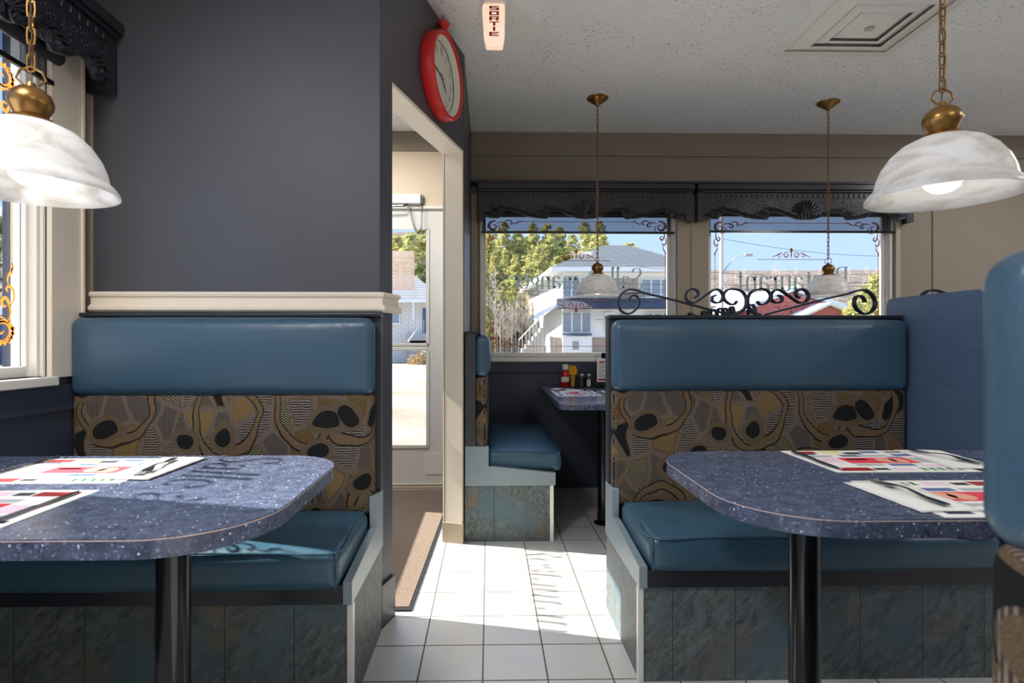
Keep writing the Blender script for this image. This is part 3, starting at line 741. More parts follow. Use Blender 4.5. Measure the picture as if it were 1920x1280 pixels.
def text_mesh(txt, size, mirror=False, bold=0):
    cu = bpy.data.curves.new('t', 'FONT'); cu.body = txt; cu.size = size; cu.extrude = 0; cu.offset = bold; cu.align_x = 'CENTER'; cu.align_y = 'CENTER'
    o = bpy.data.objects.new('t', cu); C.objects.link(o); bpy.context.view_layer.update()
    me = bpy.data.meshes.new_from_object(o.evaluated_get(bpy.context.evaluated_depsgraph_get()))
    vs = [((-v.co.x if mirror else v.co.x), v.co.y) for v in me.vertices]; fs = [tuple(p.vertices) for p in me.polygons]
    bpy.data.objects.remove(o); bpy.data.meshes.remove(me); bpy.data.curves.remove(cu)
    return vs, fs
# opening hours on the door glass (read from outside, so mirrored here)
t = empty('hours_sign', (wx(752, 4.05), y0+.012, wz(507, 4.05)), 0, 'translucent opening hours sign, mirrored, on the entrance door glass', 'sign')
m = bpy.data.materials.new('hours_film'); m.use_nodes = True; n_ = m.node_tree; bs_ = n_.nodes['Principled BSDF']; bs_.inputs['Base Color'].default_value = (*lin((238, 214, 204)), 1); bs_.inputs['Alpha'].default_value = .55; M['hours_film'] = m
MB().box(-.14, .10, 0, .001, -.145, .14).build('film', 'hours_film', t)
mb = MB()
for (tx, sz, xx, zz) in (('HEURES', .050, -.005, .112), ("D'OUVERTURE", .026, -.02, .072)):
    vs, fs = text_mesh(tx, sz, True); mb.add([(x+xx, -.0008, y+zz) for x, y in vs], fs)
for r in range(7):
    zz = .045-.026*r
    mb.box(-.13, .09, -.0009, -.0004, zz-.0006, zz+.0006)
    for q, wd in ((.06, .034), (.0, .018), (-.05, .02)): mb.box(q-wd/2, q+wd/2, -.0009, -.0004, zz-.016, zz-.009)
mb.build('lettering', 'white_trim', t)

# entrance mat
t = empty('entrance_mat', (0, 0, 0), 0, 'brown ribbed entrance carpet with black rubber edge inside the doorway', 'mat')
MB().prism([(-1.40, 2.20), (-.315, 2.20), (-.262, 3.93), (-1.40, 3.93)], 0.0005, .010, 'z').build('pile', 'carpet', t)
MB().prism([(-1.42, 2.178), (-.302, 2.178), (-.302, 2.20), (-1.42, 2.20)], .0005, .008, 'z').prism([(-.3155, 2.20), (-.302, 2.20), (-.246, 3.93), (-.262, 3.93)], .0005, .008, 'z').build('rubber_edge', 'rubber', t)

# ------------------------------------------------------------------ clock on the slanted wall
ca = math.atan2(dv.y, dv.x)
cy_ = 2.575; cs = (cy_-P0.y)/dv.y; cp = P0+dv*cs
clk = empty('wall_clock', (cp.x, cp.y, 2.262), ca, 'red pocket-watch style wall clock on the dark slanted wall over the doorway', 'clock')
# local: x along the wall, -y out of the wall
def lathe_y(mb, prof, seg=48):       # profile (r, out) about the y axis
    n = len(prof); vs = []
    for i in range(seg):
        a = 2*PI*i/seg
        for r, o_ in prof: vs.append((r*math.cos(a), -o_, r*math.sin(a)))
    fs = [(i*n+k, ((i+1) % seg)*n+k, ((i+1) % seg)*n+k+1, i*n+k+1) for i in range(seg) for k in range(n-1)]
    return mb.add(vs, fs)
R_ = .19
mb = MB(); lathe_y(mb, [(R_-.03, .002), (R_, .002), (R_+.003, .02), (R_+.001, .05), (R_-.004, .060), (R_-.012, .062), (R_-.018, .055), (R_-.02, .02)]); mb.build('case', 'red_plastic', clk, smooth=True)
mb = MB(); lathe_y(mb, [(R_-.0185, .050), (R_-.024, .046), (R_-.034, .024)]); mb.build('inner_bezel', 'clock_face', clk, smooth=True)
mb = MB(); lathe_y(mb, [(.0001, .020), (R_-.02, .020)]); dial = mb.build('dial', 'clock_face', clk)
mb = MB()
for h_ in range(1, 13):
    a = PI/2-h_*PI/6; vs, fs = text_mesh(str(h_), .042); mb.add([(x*.8+math.cos(a)*.118, -.0215, y*1.15+math.sin(a)*.118) for x, y in vs], fs)
for k in range(60):
    a = k*PI/30; mb.add([(math.cos(a+d)*r, -.0215, math.sin(a+d)*r) for r, d in ((.146, -.006), (.151, -.006), (.151, .006), (.146, .006))], [(0, 1, 2, 3)])
mb.build('numerals', 'clock_ink', dial)
def hand(a, L, w):
    c_, s_ = math.cos(a), math.sin(a); P = [(-.02, 0), (0, w), (L*.35, w*.5), (L*.55, w*1.3), (L*.75, w*.5), (L, 0), (L*.75, -w*.5), (L*.55, -w*1.3), (L*.35, -w*.5), (0, -w)]
    m2 = MB(); m2.prism([(x*c_-y*s_, x*s_+y*c_) for x, y in P], -.027, -.025); m2.cyl
    return m2
hand(PI/2-math.radians(4.6*30), .075, .0045).build('hour_hand', 'clock_ink', clk)
hand(PI/2-math.radians(46.5*6), .12, .0036).build('minute_hand', 'clock_ink', clk)
mb = MB(); mb.lathe([(.0001, 0), (.034, 0), (.030, .012), (.017, .026), (.016, .036), (.026, .048), (.030, .058), (.024, .066), (.0001, .068)], (0, -.03, R_-.004), 24); mb.build('crown', 'red_plastic', clk, smooth=True)
MB().tube([(.024*math.cos(a)*.9, -.03, R_+.058+.032*math.sin(a)) for a in [-.3+q*.24 for q in range(0, 16)]], .002, 6).build('hanging_ring', 'dark_red', clk)

# ------------------------------------------------------------------ lit exit sign
ex = empty('exit_sign', (.02, 2.45, H), 0, 'lit white hanging exit sign with red vertical letters SORTIE on the ceiling', 'exit sign')
MB().lathe([(.0001, 0), (.062, 0), (.06, -.02), (.05, -.028), (.0001, -.028)], (0.004, 0, 0), 32).build('ceiling_mount', 'white_plastic', ex, smooth=True)
mb = MB(); q0 = [(-.047, -.03), (.047, -.03), (.050, -.05), (.048, -.17), (.040, -.214), (-.033, -.214), (-.043, -.17), (-.050, -.05)]
mb.prism(q0, -.022, .022); box_ = mb.build('light_box', 'sign_glow', ex, bevel=.006)
mb = MB()
BL = {'S': [(0, 1, .8, 1), (0, .25, .4, 1), (0, 1, .4, .6), (.75, 1, 0, .6), (0, 1, 0, .2)], 'O': [(0, 1, .8, 1), (0, .25, .2, .8), (.75, 1, .2, .8), (0, 1, 0, .2)],
      'R': [(0, .25, 0, .8), (0, 1, .8, 1), (.75, 1, .5, .8), (.25, .9, .34, .52), (.68, .95, 0, .34)], 'T': [(0, 1, .8, 1), (.38, .62, 0, .8)], 'I': [(.38, .62, 0, 1)], 'E': [(0, .25, 0, 1), (.25, 1, .8, 1), (.25, .85, .4, .6), (.25, 1, 0, .2)]}
for i, ch in enumerate('SORTIE'):
    for (xa, xb, za, zb) in BL[ch]: mb.box(-.019+.042*xa, -.019+.042*xb, -.0232, -.0222, -.060-.0225*i+.0175*za, -.060-.0225*i+.0175*zb)
mb.build('lettering', 'dark_red', ex)

# ------------------------------------------------------------------ ceiling vent
vt = empty('ceiling_vent', (1.78, 2.58, H), 0, 'square white stepped air diffuser set in the stippled ceiling', 'vent')
def ring(mb, r0, z0, r1, z1, th=.004):
    for k in range(4):
        a = k*PI/2; c_, s_ = math.cos(a), math.sin(a)
        def T(x, y, z): return (x*c_-y*s_, x*s_+y*c_, z)
        vs = [T(-r0, -r0, z0), T(r0, -r0, z0), T(r1, -r1, z1), T(-r1, -r1, z1), T(-r0, -r0, z0+th), T(r0, -r0, z0+th), T(r1, -r1, z1+th), T(-r1, -r1, z1+th)]
        mb.add(vs, [(0, 1, 2, 3), (4, 7, 6, 5), (0, 4, 5, 1), (2, 6, 7, 3)])
mb = MB(); ring(mb, .31, -.008, .265, -.010); ring(mb, .31, -.008, .312, -.001); mb.build('flange', 'white_plastic', vt)
for i, (r0, r1) in enumerate(((.262, .19), (.20, .135), (.145, .085))):
    mb = MB(); ring(mb, r0, -.002, r1, -.030-.002*i); ring(mb, r1, -.030-.002*i, r1-.012, -.030-.002*i); mb.build('louvre', 'white_plastic', vt)
MB().box(-.085, .085, -.085, .085, -.036, -.031).build('centre_plate', 'white_plastic', vt, bevel=.002)
mb = MB().cyl((0, 0), .02, -.040, -.036); mb.build('centre_screw', 'steel', vt)
MB().box(-.262, .262, -.262, .262, -.0012, -.0002).build('duct_back_plate', 'white_plastic', vt)  # white backing plate behind the louvres

# ------------------------------------------------------------------ pendant lamps
def lamp(label, x, y, rim, power=5, turn=0):
    t = empty('pendant_lamp', (x, y, 0), turn, label, 'pendant lamp', 'brass pendant lamps with alabaster shades')
    o = [(.027, .130), (.050, .126), (.075, .114), (.097, .094), (.113, .070), (.123, .045), (.127, .026), (.130, .021), (.135, .017), (.142, .008), (.1455, .001)]
    prof = o+[(.1455, -.003), (.141, -.002), (.130, .011), (.123, .020), (.119, .043), (.109, .067), (.094, .089), (.073, .109), (.050, .120), (.027, .124)]
    MB().lathe(prof, (0, 0, rim), 64, True).build('lamp_shade', 'alabaster', t, smooth=True, angle=60)
    MB().lathe([(.0001, .124), (.040, .124), (.042, .130), (.036, .136), (.026, .140), (.030, .148), (.036, .160), (.037, .170), (.032, .184), (.020, .194), (.009, .198), (.007, .206), (.0001, .208)], (0, 0, rim), 32).build('brass_holder', 'brass', t, smooth=True)
    MB().lathe([(.0001, -.003), (.018, .0), (.031, .010), (.038, .024), (.039, .036), (.034, .052), (.022, .070), (.016, .09), (.0001, .09)], (0, 0, rim+.010), 24).build('bulb', 'bulb_glow', t, smooth=True)
    mb = MB().lathe([(.0001, -.055), (.008, -.052), (.012, -.044), (.030, -.032), (.038, -.024), (.052, -.016), (.055, -.010), (.064, -.006), (.066, 0), (.0001, 0)], (0, 0, H), 32)
    mb.build('ceiling_canopy', 'brass', t, smooth=True)
    z0 = rim+.205; z1 = H-.05; n = max(4, int((z1-z0)/.026)); st = (z1-z0)/n; mb = MB()
    loop = [(.012, .0), (.024, .012), (.018, .028), (0, .036), (-.018, .028), (-.024, .012), (-.012, .0)]
    mb.tube([(x_, 0, z0+z_-.004) for x_, z_ in loop], .0022, 6)
    for i in range(1, n):
        zc = z0+st*(i+.5); w, hh = .0065, st*.66; pts = []
        for k in range(13):
            a = 2*PI*k/12; u = w*math.cos(a); v = (hh-w)*(1 if math.sin(a) > 0 else -1)*(1 if abs(math.sin(a)) > 1e-6 else 0)+w*math.sin(a)
            pts.append((u, 0, zc+v) if i % 2 else (0, u, zc+v))
        mb.tube(pts, .0018, 5, cap=False)
    mb.build('chain', 'brass', t, smooth=True)
    MB().tube([(.002*math.sin(k), .002*math.cos(k*1.3), z0+(z1-z0)*k/20) for k in range(21)], .0012, 5).build('cord', 'bark', t)
    L = bpy.data.lights.new('lamp_light', 'POINT'); L.energy = power; L.color = (1, .93, .84); L.shadow_soft_size = .035
    lo = bpy.data.objects.new('lamp_light', L); C.objects.link(lo); lo.parent = t; lo.location = (0, 0, rim+.0)
    return t
LP = .08
lamp('frosted swirl glass pendant lamp hanging over the table at far left', -.888, 1.10, 1.345, LP, .3)
lamp('large frosted glass pendant lamp hanging close over the right front table', .994, 1.206, 1.368, LP)
lamp('small distant pendant lamp in front of the Salle à manger window', .668, 3.43, 1.335, LP, 1)
lamp('small distant pendant lamp in front of the Restaurant window', 2.13, 3.467, 1.337, LP, 2)

# ceiling lights added out of view to brighten the room and vestibule
for k, (x, y) in enumerate(((-1.05, .25), (1.5, -1.0), (3.5, .9), (3.7, 2.9), (-.85, 3.1))):
    t = empty('added_fill_light', (x, y, H), 0, ('added fill light, out of view, inside the entrance vestibule' if k == 4 else 'added fill light, out of view, on the ceiling near the ') + ('left windows', 'aisle', 'right side tables', 'far right corner', '')[k], 'ceiling light', 'added ceiling fill lights')
    MB().box(-.22, .22, -.22, .22, -.05, 0).build('housing', 'white_plastic', t, bevel=.004)
    MB().box(-.20, .20, -.20, .20, -.058, -.05).build('diffuser', 'fill_panel_glow', t, bevel=.003)
    L = bpy.data.lights.new('added_fill_lamp', 'AREA'); L.shape = 'SQUARE'; L.size = .38; L.energy = (12, 7, 9, 5, 8)[k]; L.color = (1, .98, .96)
    lo = bpy.data.objects.new('added_fill_lamp', L); C.objects.link(lo); lo.parent = t; lo.location = (0, 0, -.062)

# ------------------------------------------------------------------ booths
def booth(label, loc, rz, Wd, open_left=True, seat=.46, top=1.133, fo=0., group='booth benches', bt=.055, dz=0., capy=.430, pe=.014):
    r = empty('booth_bench', (loc[0], loc[1], 0), rz, label, 'booth seat', group)
    e = .026; xa, xb = (e+.006, Wd-.008) if open_left else (.008, Wd-e-.004)
    cu = MB().pillow(xa, xb, 0, .40, seat-.118, seat-.006, .030, (.0, .006, .012), 16).build('seat_cushion', 'vinyl_seat', r, smooth=True, angle=80)
    mb = MB(); zt = seat-.012
    lp = [(xa+.012, .39, zt+.004), (xa+.009, .20, zt+.003), (xa+.012, .014, zt), (xa+.2, .007, zt+.002), ((xa+xb)/2, .004, zt+.004), (xb-.2, .007, zt+.002), (xb-.012, .014, zt), (xb-.009, .2, zt+.003), (xb-.012, .39, zt+.004)]
    mb.tube(smooth_pts(lp, 5), .0032, 6)
    mb.tube([(xa+.011, .012, zt), (xa+.006, .004, seat-.06), (xa+.011, .012, seat-.112)], .0028, 6); mb.tube([(xb-.011, .012, zt), (xb-.006, .004, seat-.06), (xb-.011, .012, seat-.112)], .0028, 6)
    mb.build('piping', 'vinyl_seat', cu, smooth=True)
    pa, pb = (.004, Wd-.004) if open_left else (.004, Wd-pe)
    MB().pillow(pa, pb, .386, .462, .862, top, .034, (.0, .014, .002), 18).build('head_pad', 'vinyl', r, smooth=True, angle=80)
    MB().pillow(pa+.002, pb-.002, .398, .462, seat-.03, .872, .026, (.0, .010, 0), 18).build('back_cushion', 'fabric', r, smooth=True, angle=80)
    MB().box(.0, Wd, .457, .457+bt, .501+dz, top+.004).box((e+.002 if open_left else 0), (Wd if open_left else Wd-e-.002), .457, .457+bt-.002, .30+dz, .501+dz).build('back_board', 'charcoal_paint', r, bevel=.002)
    MB().box(-.002, Wd+.002, capy, .459+bt, top+.004, top+.018).build('top_cap', 'black_wood', r, bevel=.003)
    ex0, ex1 = (0, e) if open_left else (Wd-e, Wd)
    MB().prism([(.036+fo, .293+dz), (.457+bt, .293+dz), (.457+bt, .50+dz), (.388, .50+dz), (.388, .394+dz), (.36, .394+dz), (.036+fo, .36+dz)], ex0, ex1, 'x').build('end_board', 'end_board', r, bevel=.002)
    f0, f1 = (e, Wd) if open_left else (0, Wd-e)
    MB().box(f0, f1, .040+fo, .062+fo, .293+dz, seat-.112).build('front_rail', 'black_wood', r, bevel=.002)
    MB().box(f0, f1, .062+fo, .40, seat-.130, seat-.1125).build('seat_board', 'black_wood', r)
    s0, s1 = (.004, Wd) if open_left else (0, Wd-.004)
    MB().box(s0, s1, .050+fo, .457+bt, 0, .293+dz).build('base_panel', 'slate', r)
    c0 = -.001 if open_left else Wd-.017
    MB().box(c0, c0+.018, .046+fo, .066+fo, 0, .2925+dz).build('corner_strip', 'white_trim', r, bevel=.002)
    return r
bl = booth('blue booth bench at left against the dark wall, patterned back', (-1.445, 1.548), 0, 1.058, False, seat=.474, bt=.042, dz=.013)
br = booth('blue booth bench at centre right topped by the iron scroll, patterned back', (.46, 1.69), 0, 1.135, True, fo=-.024)
bn = booth('blurred booth bench back cut by the right edge of the photo', (1.586, .910), PI, 1.135, False, capy=.457, pe=.002)
bb = booth('small blue booth bench seen end-on beside the doorway post', (.386, 2.93), PI/2, 1.055, True, top=1.085, seat=.475)
bc = booth('booth bench behind the centre right booth facing the doorway', (.95, 3.985), -PI/2, 1.055, False)
bd = copy_tree(br, None, 'booth bench on the far side of the blue divider panel, mostly hidden', (1.64, 1.69, 0))

# plywood divider panel at the end of the right booth
def round_top(y0, y1, z1, r):
    P = [(y0, 0), (y1, 0)]
    P += [(y1-r+r*math.cos(a), z1-r+r*math.sin(a)) for a in [PI/2*k/6 for k in range(7)]]
    P += [(y0+r+r*math.cos(a), z1-r+r*math.sin(a)) for a in [PI/2+PI/2*k/6 for k in range(7)]]
    return P
tag(MB().prism(round_top(1.77, 2.225, 1.222, .035), 1.602, 1.628, 'x').build('divider_panel', 'blue_board', bevel=.003), 'blue painted plywood divider panel at the right end of the centre right booth', 'divider')

# ------------------------------------------------------------------ wrought iron scrolls
def scroll_mesh():
    k = 2.15/F/4.364; cx, z0 = 558, 1103
    S1 = [(-435, 985+10), (-425, 965), (-395, 940), (-355, 955), (-345, 1010), (-375, 1060), (-430, 1092), (-490, 1070), (-520, 1010), (-500, 940), (-440, 895), (-370, 897), (-280, 925), (-120, 962), (0, 992), (200, 1045), (340, 1080), (400, 1097)]
    S2 = [(118, 958), (140, 945), (150, 918), (128, 892), (92, 886), (55, 910), (42, 950), (65, 988), (115, 1000), (160, 975), (230, 925), (285, 893), (330, 898), (357, 940), (345, 983), (305, 1000), (268, 985), (270, 950), (298, 938)]
    S3 = [(472, 985), (452, 1012), (410, 1008), (370, 975), (362, 930), (395, 893), (450, 886), (515, 905), (550, 960), (545, 1030), (505, 1080), (445, 1098)]
    mb = MB()
    for S in (S1, S2, S3):
        pts = smooth_pts(S, 7)
        for m_ in (1, -1):
            mb.bar([(m_*(x-cx)*k, (z0-z)*k+.001) for x, z in pts], .0062, -.010, .010)
    return mb
sc1 = scroll_mesh().build('iron_scroll', 'iron', smooth=True, angle=50)
tag(sc1, 'black wrought iron scroll standing on top of the centre right booth', 'iron scroll', 'iron scrolls on the booth backs'); sc1.location = (wx(1408, 2.15), 2.165, 1.1515)
sc2 = sc1.copy(); C.objects.link(sc2); sc2.location = (1.64+.56, 2.165, 1.1515); sc2['label'] = 'iron scroll peeking over the blue divider panel'
sc3 = sc1.copy(); C.objects.link(sc3); sc3.location = (1.425, 3.47, 1.1515); sc3.rotation_euler = (0, 0, PI/2); sc3['label'] = 'iron scroll seen edge-on behind the centre right booth'

# ------------------------------------------------------------------ tables
def rounded(x0, x1, y0, y1, rad):   # rad: radii of corners (x0y0, x1y0, x1y1, x0y1)
    P = []
    for (cx, cy, a0, r) in ((x0, y0, PI, rad[0]), (x1, y0, PI*1.5, rad[1]), (x1, y1, 0, rad[2]), (x0, y1, PI/2, rad[3])):
        if r <= 0: P.append((cx, cy)); continue
        ox = cx+(r if cx == x0 else -r); oy = cy+(r if cy == y0 else -r)
        for k in range(15):
            a = a0+PI/2*k/14; P.append((ox+r*math.cos(a), oy+r*math.sin(a)))
    return P
TZ = .735
def table(label, x0, x1, y0, y1, rad, leg, group='laminate tables', br_=.24):
    t = empty('dining_table', (leg[0], leg[1], 0), 0, label, 'table', group); ox, oy = leg
    P = [(x-ox, y-oy) for x, y in rounded(x0, x1, y0, y1, rad)]
    MB().prism(P, TZ-.0025, TZ, 'z').build('tabletop', 'laminate', t)
    MB().prism(P, TZ-.034, TZ-.0042, 'z').build('edge_band', 'laminate_edge', t)
    cxm = sum(p[0] for p in P)/len(P); cym = sum(p[1] for p in P)/len(P)
    MB().prism([(x+(.0006 if x > cxm else -.0006), y+(.0006 if y > cym else -.0006)) for x, y in P], TZ-.0042, TZ-.0025, 'z').build('edge_seam', 'seam_line', t)
    MB().cyl((0, 0), .034, .02, TZ-.04, 32).build('column', 'black_metal', t, smooth=True)
    MB().box(-.11, .11, -.11, .11, TZ-.042, TZ-.034).build('mounting_plate', 'black_metal', t, bevel=.002)
    MB().lathe([(.0001, .0), (br_, .0), (br_, .006), (br_*.6, .012), (.038, .02), (.036, .06), (.0001, .06)], (0, 0, 0), 40).build('base', 'black_metal', t, smooth=True)
    return t
tL = table('speckled blue laminate table at left in sunlight, with lettering shadows', -1.42, -.392, .903, 1.556, (0, .19, .16, 0), (-.690, 1.235))
tR = table('speckled blue laminate table at right with white flecks in shade', .466, 1.57, .976, 1.593, (.19, 0, 0, .16), (.731, 1.28))
tB = table('small laminate table under the back window with condiments', .362, .975, 2.82, 3.975, (.07, .07, 0, 0), (.662, 3.22), br_=.055)

# ------------------------------------------------------------------ placemats, napkins, cutlery
def placemat(label, cx, cy, rz, w=.355, d=.262, simple=False):
    t = empty('placemat', (cx, cy, TZ), rz, label, 'placemat', 'printed paper placemats')
    MB().box(-w/2, w/2, -d/2, d/2, .0004, .0012).build('sheet', 'paper', t)
    mb = MB(); mats = ['red_ink', 'navy_ink', 'yellow_ink', 'blue_ink', 'green_ink', 'pink_ink', 'grey_ink', 'skin_ink', 'dark_red', 'clock_ink']
    def blk(m, x0, x1, y0, y1, z=.0016):
        mb.k = mats.index(m); mb.box(x0*w, x1*w, y0*d, y1*d, .0013, z)
    # printed adverts, head of the sheet at +y
    for a in ((('dark_red'), -.44, -.26, .34, .45), ('navy_ink', -.46, -.30, .28, .33), ('yellow_ink', -.22, -.06, .38, .45), ('yellow_ink', -.2, .0, .28, .31), ('navy_ink', -.05, .08, .30, .40), ('blue_ink', .1, .24, .36, .45), ('blue_ink', -.14, .0, .18, .26), ('grey_ink', .0, .22, .18, .25), ('grey_ink', -.42, -.22, .16, .24), ('blue_ink', .28, .44, .2, .3), ('navy_ink', .3, .44, .38, .43),
              ('pink_ink', -.44, -.24, -.08, .12), ('red_ink', -.22, .30, -.13, .12), ('navy_ink', -.18, -.02, .02, .07), ('grey_ink', .32, .45, -.1, .12), ('blue_ink', .2, .3, .14, .17),
              ('grey_ink', -.22, -.02, -.24, -.16), ('blue_ink', .02, .20, -.25, -.16), ('pink_ink', .24, .44, -.30, -.2), ('dark_red', -.44, -.20, -.45, -.32), ('clock_ink', -.18, -.08, -.42, -.34), ('pink_ink', -.05, .1, -.44, -.34)):
        blk(*a)
    mb.k = mats.index('skin_ink')
    for (fx, fy, rr) in ((.10, -.0, .10), (.19, -.02, .09)):
        mb.prism([(fx*w+rr*w*.7*math.cos(a), fy*d+rr*d*math.sin(a)) for a in [2*PI*k/14 for k in range(14)]], .0014, .0019, 'z')
    mb.k = mats.index('green_ink')
    for i in range(5):
        x = .14+i*.06; mb.add([((x+q)*w, yy*d, .0018) for q, yy in ((0, -.44), (.018, -.44), (.045, -.34), (.027, -.34))], [(0, 1, 2, 3)]); mb.add([((x+q)*w, yy*d, .0018) for q, yy in ((.027, -.44), (.045, -.44), (.018, -.34), (0, -.34))], [(0, 1, 2, 3)])
    mb.build('printing', mats, t)
    return t
placemat('printed placemat on the far side of the left table, nearest the booth', -.997, 1.385, 0)
placemat('printed placemat at the near left edge of the left table', -1.0, 1.065, PI)
placemat('printed placemat on the far side of the right table beside the booth', 1.013, 1.456, 0)
placemat('printed placemat on the near side of the right table, cut by the booth back', .992, 1.112, PI)
placemat('printed placemat on the back table beside the end-on booth', .525, 3.38, -PI/2)
placemat('printed placemat on the back table, half hidden by the centre right booth', .84, 3.38, PI/2)

def napkin(label, cx, cy, rz, w=.12, d=.235):
    t = empty('napkin', (cx, cy, TZ), rz, label, 'napkin', 'folded paper napkins')
    n = 16; vs = []; fs = []; rnd = random.Random(int(cx*100+cy*10))
    for lay, (z, s) in enumerate(((.0022, 1.), (.0034, .985))):
        mb = MB(); vs = []; fs = []
        for i in range(n+1):
            for j in range(7):
                x = (j/6-.5)*w*s+.003*lay; y = (i/n-.5)*d*s; z_ = z+.0016*abs(math.sin(i*.9+j*.5+lay))*(1 if 0 < j < 6 else .5)
                vs.append((x, y, z_))
        for i in range(n):
            for j in range(6): a = i*7+j; fs.append((a, a+1, a+8, a+7))
        mb.add(vs, fs); o = mb.build('ply', 'paper', t, smooth=True); s_ = o.modifiers.new('thick', 'SOLIDIFY'); s_.thickness = .0007
    return t
napkin('white paper napkin under the fork on the left table', -.825, 1.40, -.06)
napkin('white paper napkin under the fork at the far side of the right table', 1.215, 1.465, -.10)
napkin('white paper napkin under the fork at the near side of the right table', .848, 1.118, .04, .118, .215)
napkin('white paper napkin on the placemat of the back table', .50, 3.62, .9, .09, .2)

def fork(label, cx, cy, rz):
    t = empty('fork', (cx, cy, TZ+.0062), rz, label, 'fork', 'steel forks')
    mb = MB()        # handle -> tines towards +y
    def w(y): return .0075-.004*min(1, max(0, (y+.09)/.07)) if y < 0 else .0035
    st = [(-.095, .006), (-.09, .009), (-.07, .0085), (-.04, .0055), (0, .0035), (.02, .0035), (.034, .008), (.045, .0125), (.056, .0125)]
    vs = []; fs = []
    for y, hw in st:
        z = .004+.006*math.exp(-((y-.01)/.03)**2); vs += [(-hw, y, z), (hw, y, z), (hw, y, z-.0018), (-hw, y, z-.0018)]
    for i in range(len(st)-1):
        for k in range(4): fs.append((i*4+k, i*4+(k+1) % 4, i*4+4+(k+1) % 4, i*4+4+k))
    fs += [(0, 1, 2, 3), tuple(len(st)*4-1-k for k in range(4))]
    mb.add(vs, fs)
    mb.build('handle', 'steel', t, smooth=True)
    mb = MB()
    for k in range(4):
        x = -.0105+.007*k; mb.tube([(x, .054, .0035), (x, .075, .0015), (x, .092, .0015), (x*.98, .102, .004)], lambda q: .0016-.0006*q, 6)
    mb.build('tines', 'steel', t, smooth=True)
    return t
f0 = fork('steel fork lying on the napkin of the left table', -.815, 1.39, PI+.1)
for l, x, y, r in (('steel fork lying on the napkin at the far side of the right table', 1.215, 1.47, PI+.25), ('steel fork with dark handle line on the near napkin of the right table', .856, 1.125, .03), ('small steel fork on the back table napkin', .52, 3.60, 2.2)):
    copy_tree(f0, None, l, (x, y, TZ+.0062), r)
def knife(label, cx, cy, rz):
    t = empty('knife', (cx, cy, TZ+.0022), rz, label, 'knife', 'steel table knives')
    MB().prism([(-.006, -.105), (.006, -.105), (.0065, -.06), (.0045, 0), (-.0045, 0), (-.0065, -.06)], 0, .005, 'z').build('handle', 'steel', t, bevel=.0015)
    MB().prism([(-.0045, -.001), (.0045, -.001), (.009, .02), (.009, .08), (.004, .105), (-.003, .112), (-.006, .08), (-.005, .02)], .0012, .003, 'z').build('blade', 'steel', t, bevel=.0004)
    return t
k0 = knife('steel knife on the far placemat of the left table, left edge', -1.165, 1.43, PI)
for l, x, y, r in (('steel knife along the near placemat of the left table', -.853, 1.07, 0.), ('steel knife along the left edge of the far placemat, right table', .858, 1.455, PI)):
    copy_tree(k0, None, l, (x, y, TZ+.0022), r)

# ------------------------------------------------------------------ condiments on the back table
t = empty('ketchup_bottle', (.535, 3.92, TZ+.001), 0, 'red ketchup bottle with white cap on the back table', 'ketchup')
MB().lathe([(.0001, 0), (.027, 0), (.029, .008), (.028, .05), (.025, .09), (.014, .115), (.012, .12), (.0001, .12)], (0, 0, 0), 24).build('bottle_body', 'ketchup', t, smooth=True)
MB().lathe([(.0001, .116), (.022, .116), (.022, .150), (.020, .152), (.0001, .152)], (0, 0, 0), 24).build('cap', 'white_plastic', t, smooth=True)
MB().lathe([(.0296, .03), (.0290, .066)], (0, 0, 0), 24).build('label_band', 'label_paper', t, smooth=True)
t = empty('stirrer_glass', (.572, 3.80, TZ+.001), 0, 'glass crammed with yellow sugar sticks on the back table', 'glass')
MB().lathe([(.0001, 0), (.022, 0), (.026, .09), (.0245, .09), (.0205, .006), (.0001, .006)], (0, 0, 0), 24).build('tumbler', 'clear_glass', t, smooth=True)
rnd = random.Random(3)
for k in range(26):
    a = k*2.4; r = .014*math.sqrt((k+.5)/26); tilt = .016*math.sqrt((k+.5)/26)
    s_ = MB().tube([(r*math.cos(a), r*math.sin(a), .01), ((r+tilt)*math.cos(a), (r+tilt)*math.sin(a), .125+.03*rnd.random())], .0032, 6)
    o = s_.build('sugar_stick', 'straw_yellow'); o.location = (.572, 3.80, TZ+.001); tag(o, 'yellow sugar stick standing in the glass on the back table', 'sugar stick', 'sugar sticks in the glass')
def shaker(name, label, x, fill, cat):
    t = empty(name, (x, 3.80, TZ+.001), 0, label, cat, 'shakers on the back table'); t.scale = (1.12, 1.12, 1.05)
    MB().lathe([(.0001, 0), (.019, 0), (.021, .01), (.0215, .055), (.018, .068), (.017, .068), (.0195, .055), (.019, .01), (.0001, .006)], (0, 0, 0), 20).build('jar', 'clear_glass', t, smooth=True)
    MB().lathe([(.0001, .007), (.0185, .010), (.019, .050), (.0001, .050)], (0, 0, 0), 20).build('filling', fill, t, smooth=True)
    MB().lathe([(.0001, .066), (.0195, .066), (.020, .080), (.016, .090), (.0001, .093)], (0, 0, 0), 20).build('lid', 'steel', t, smooth=True)
shaker('pepper_shaker', 'glass pepper shaker with steel lid, left of the salt', .632, 'pepper', 'shaker')
shaker('salt_shaker', 'glass salt shaker full of white salt, right of the pepper', .680, 'salt', 'shaker')
t = empty('menu_holder', (.80, 3.84, TZ+.001), 0, 'clear acrylic menu stand with a red and white sheet and black clip', 'menu stand')
MB().box(-.075, .075, -.05, .05, 0, .02).build('foot', 'black_metal', t, bevel=.003)
MB().box(-.068, .068, -.004, .004, .02, .222).build('stand', 'acrylic', t, bevel=.002)
MB().box(-.056, .056, -.0055, -.0045, .036, .205).build('sheet', 'paper', t)
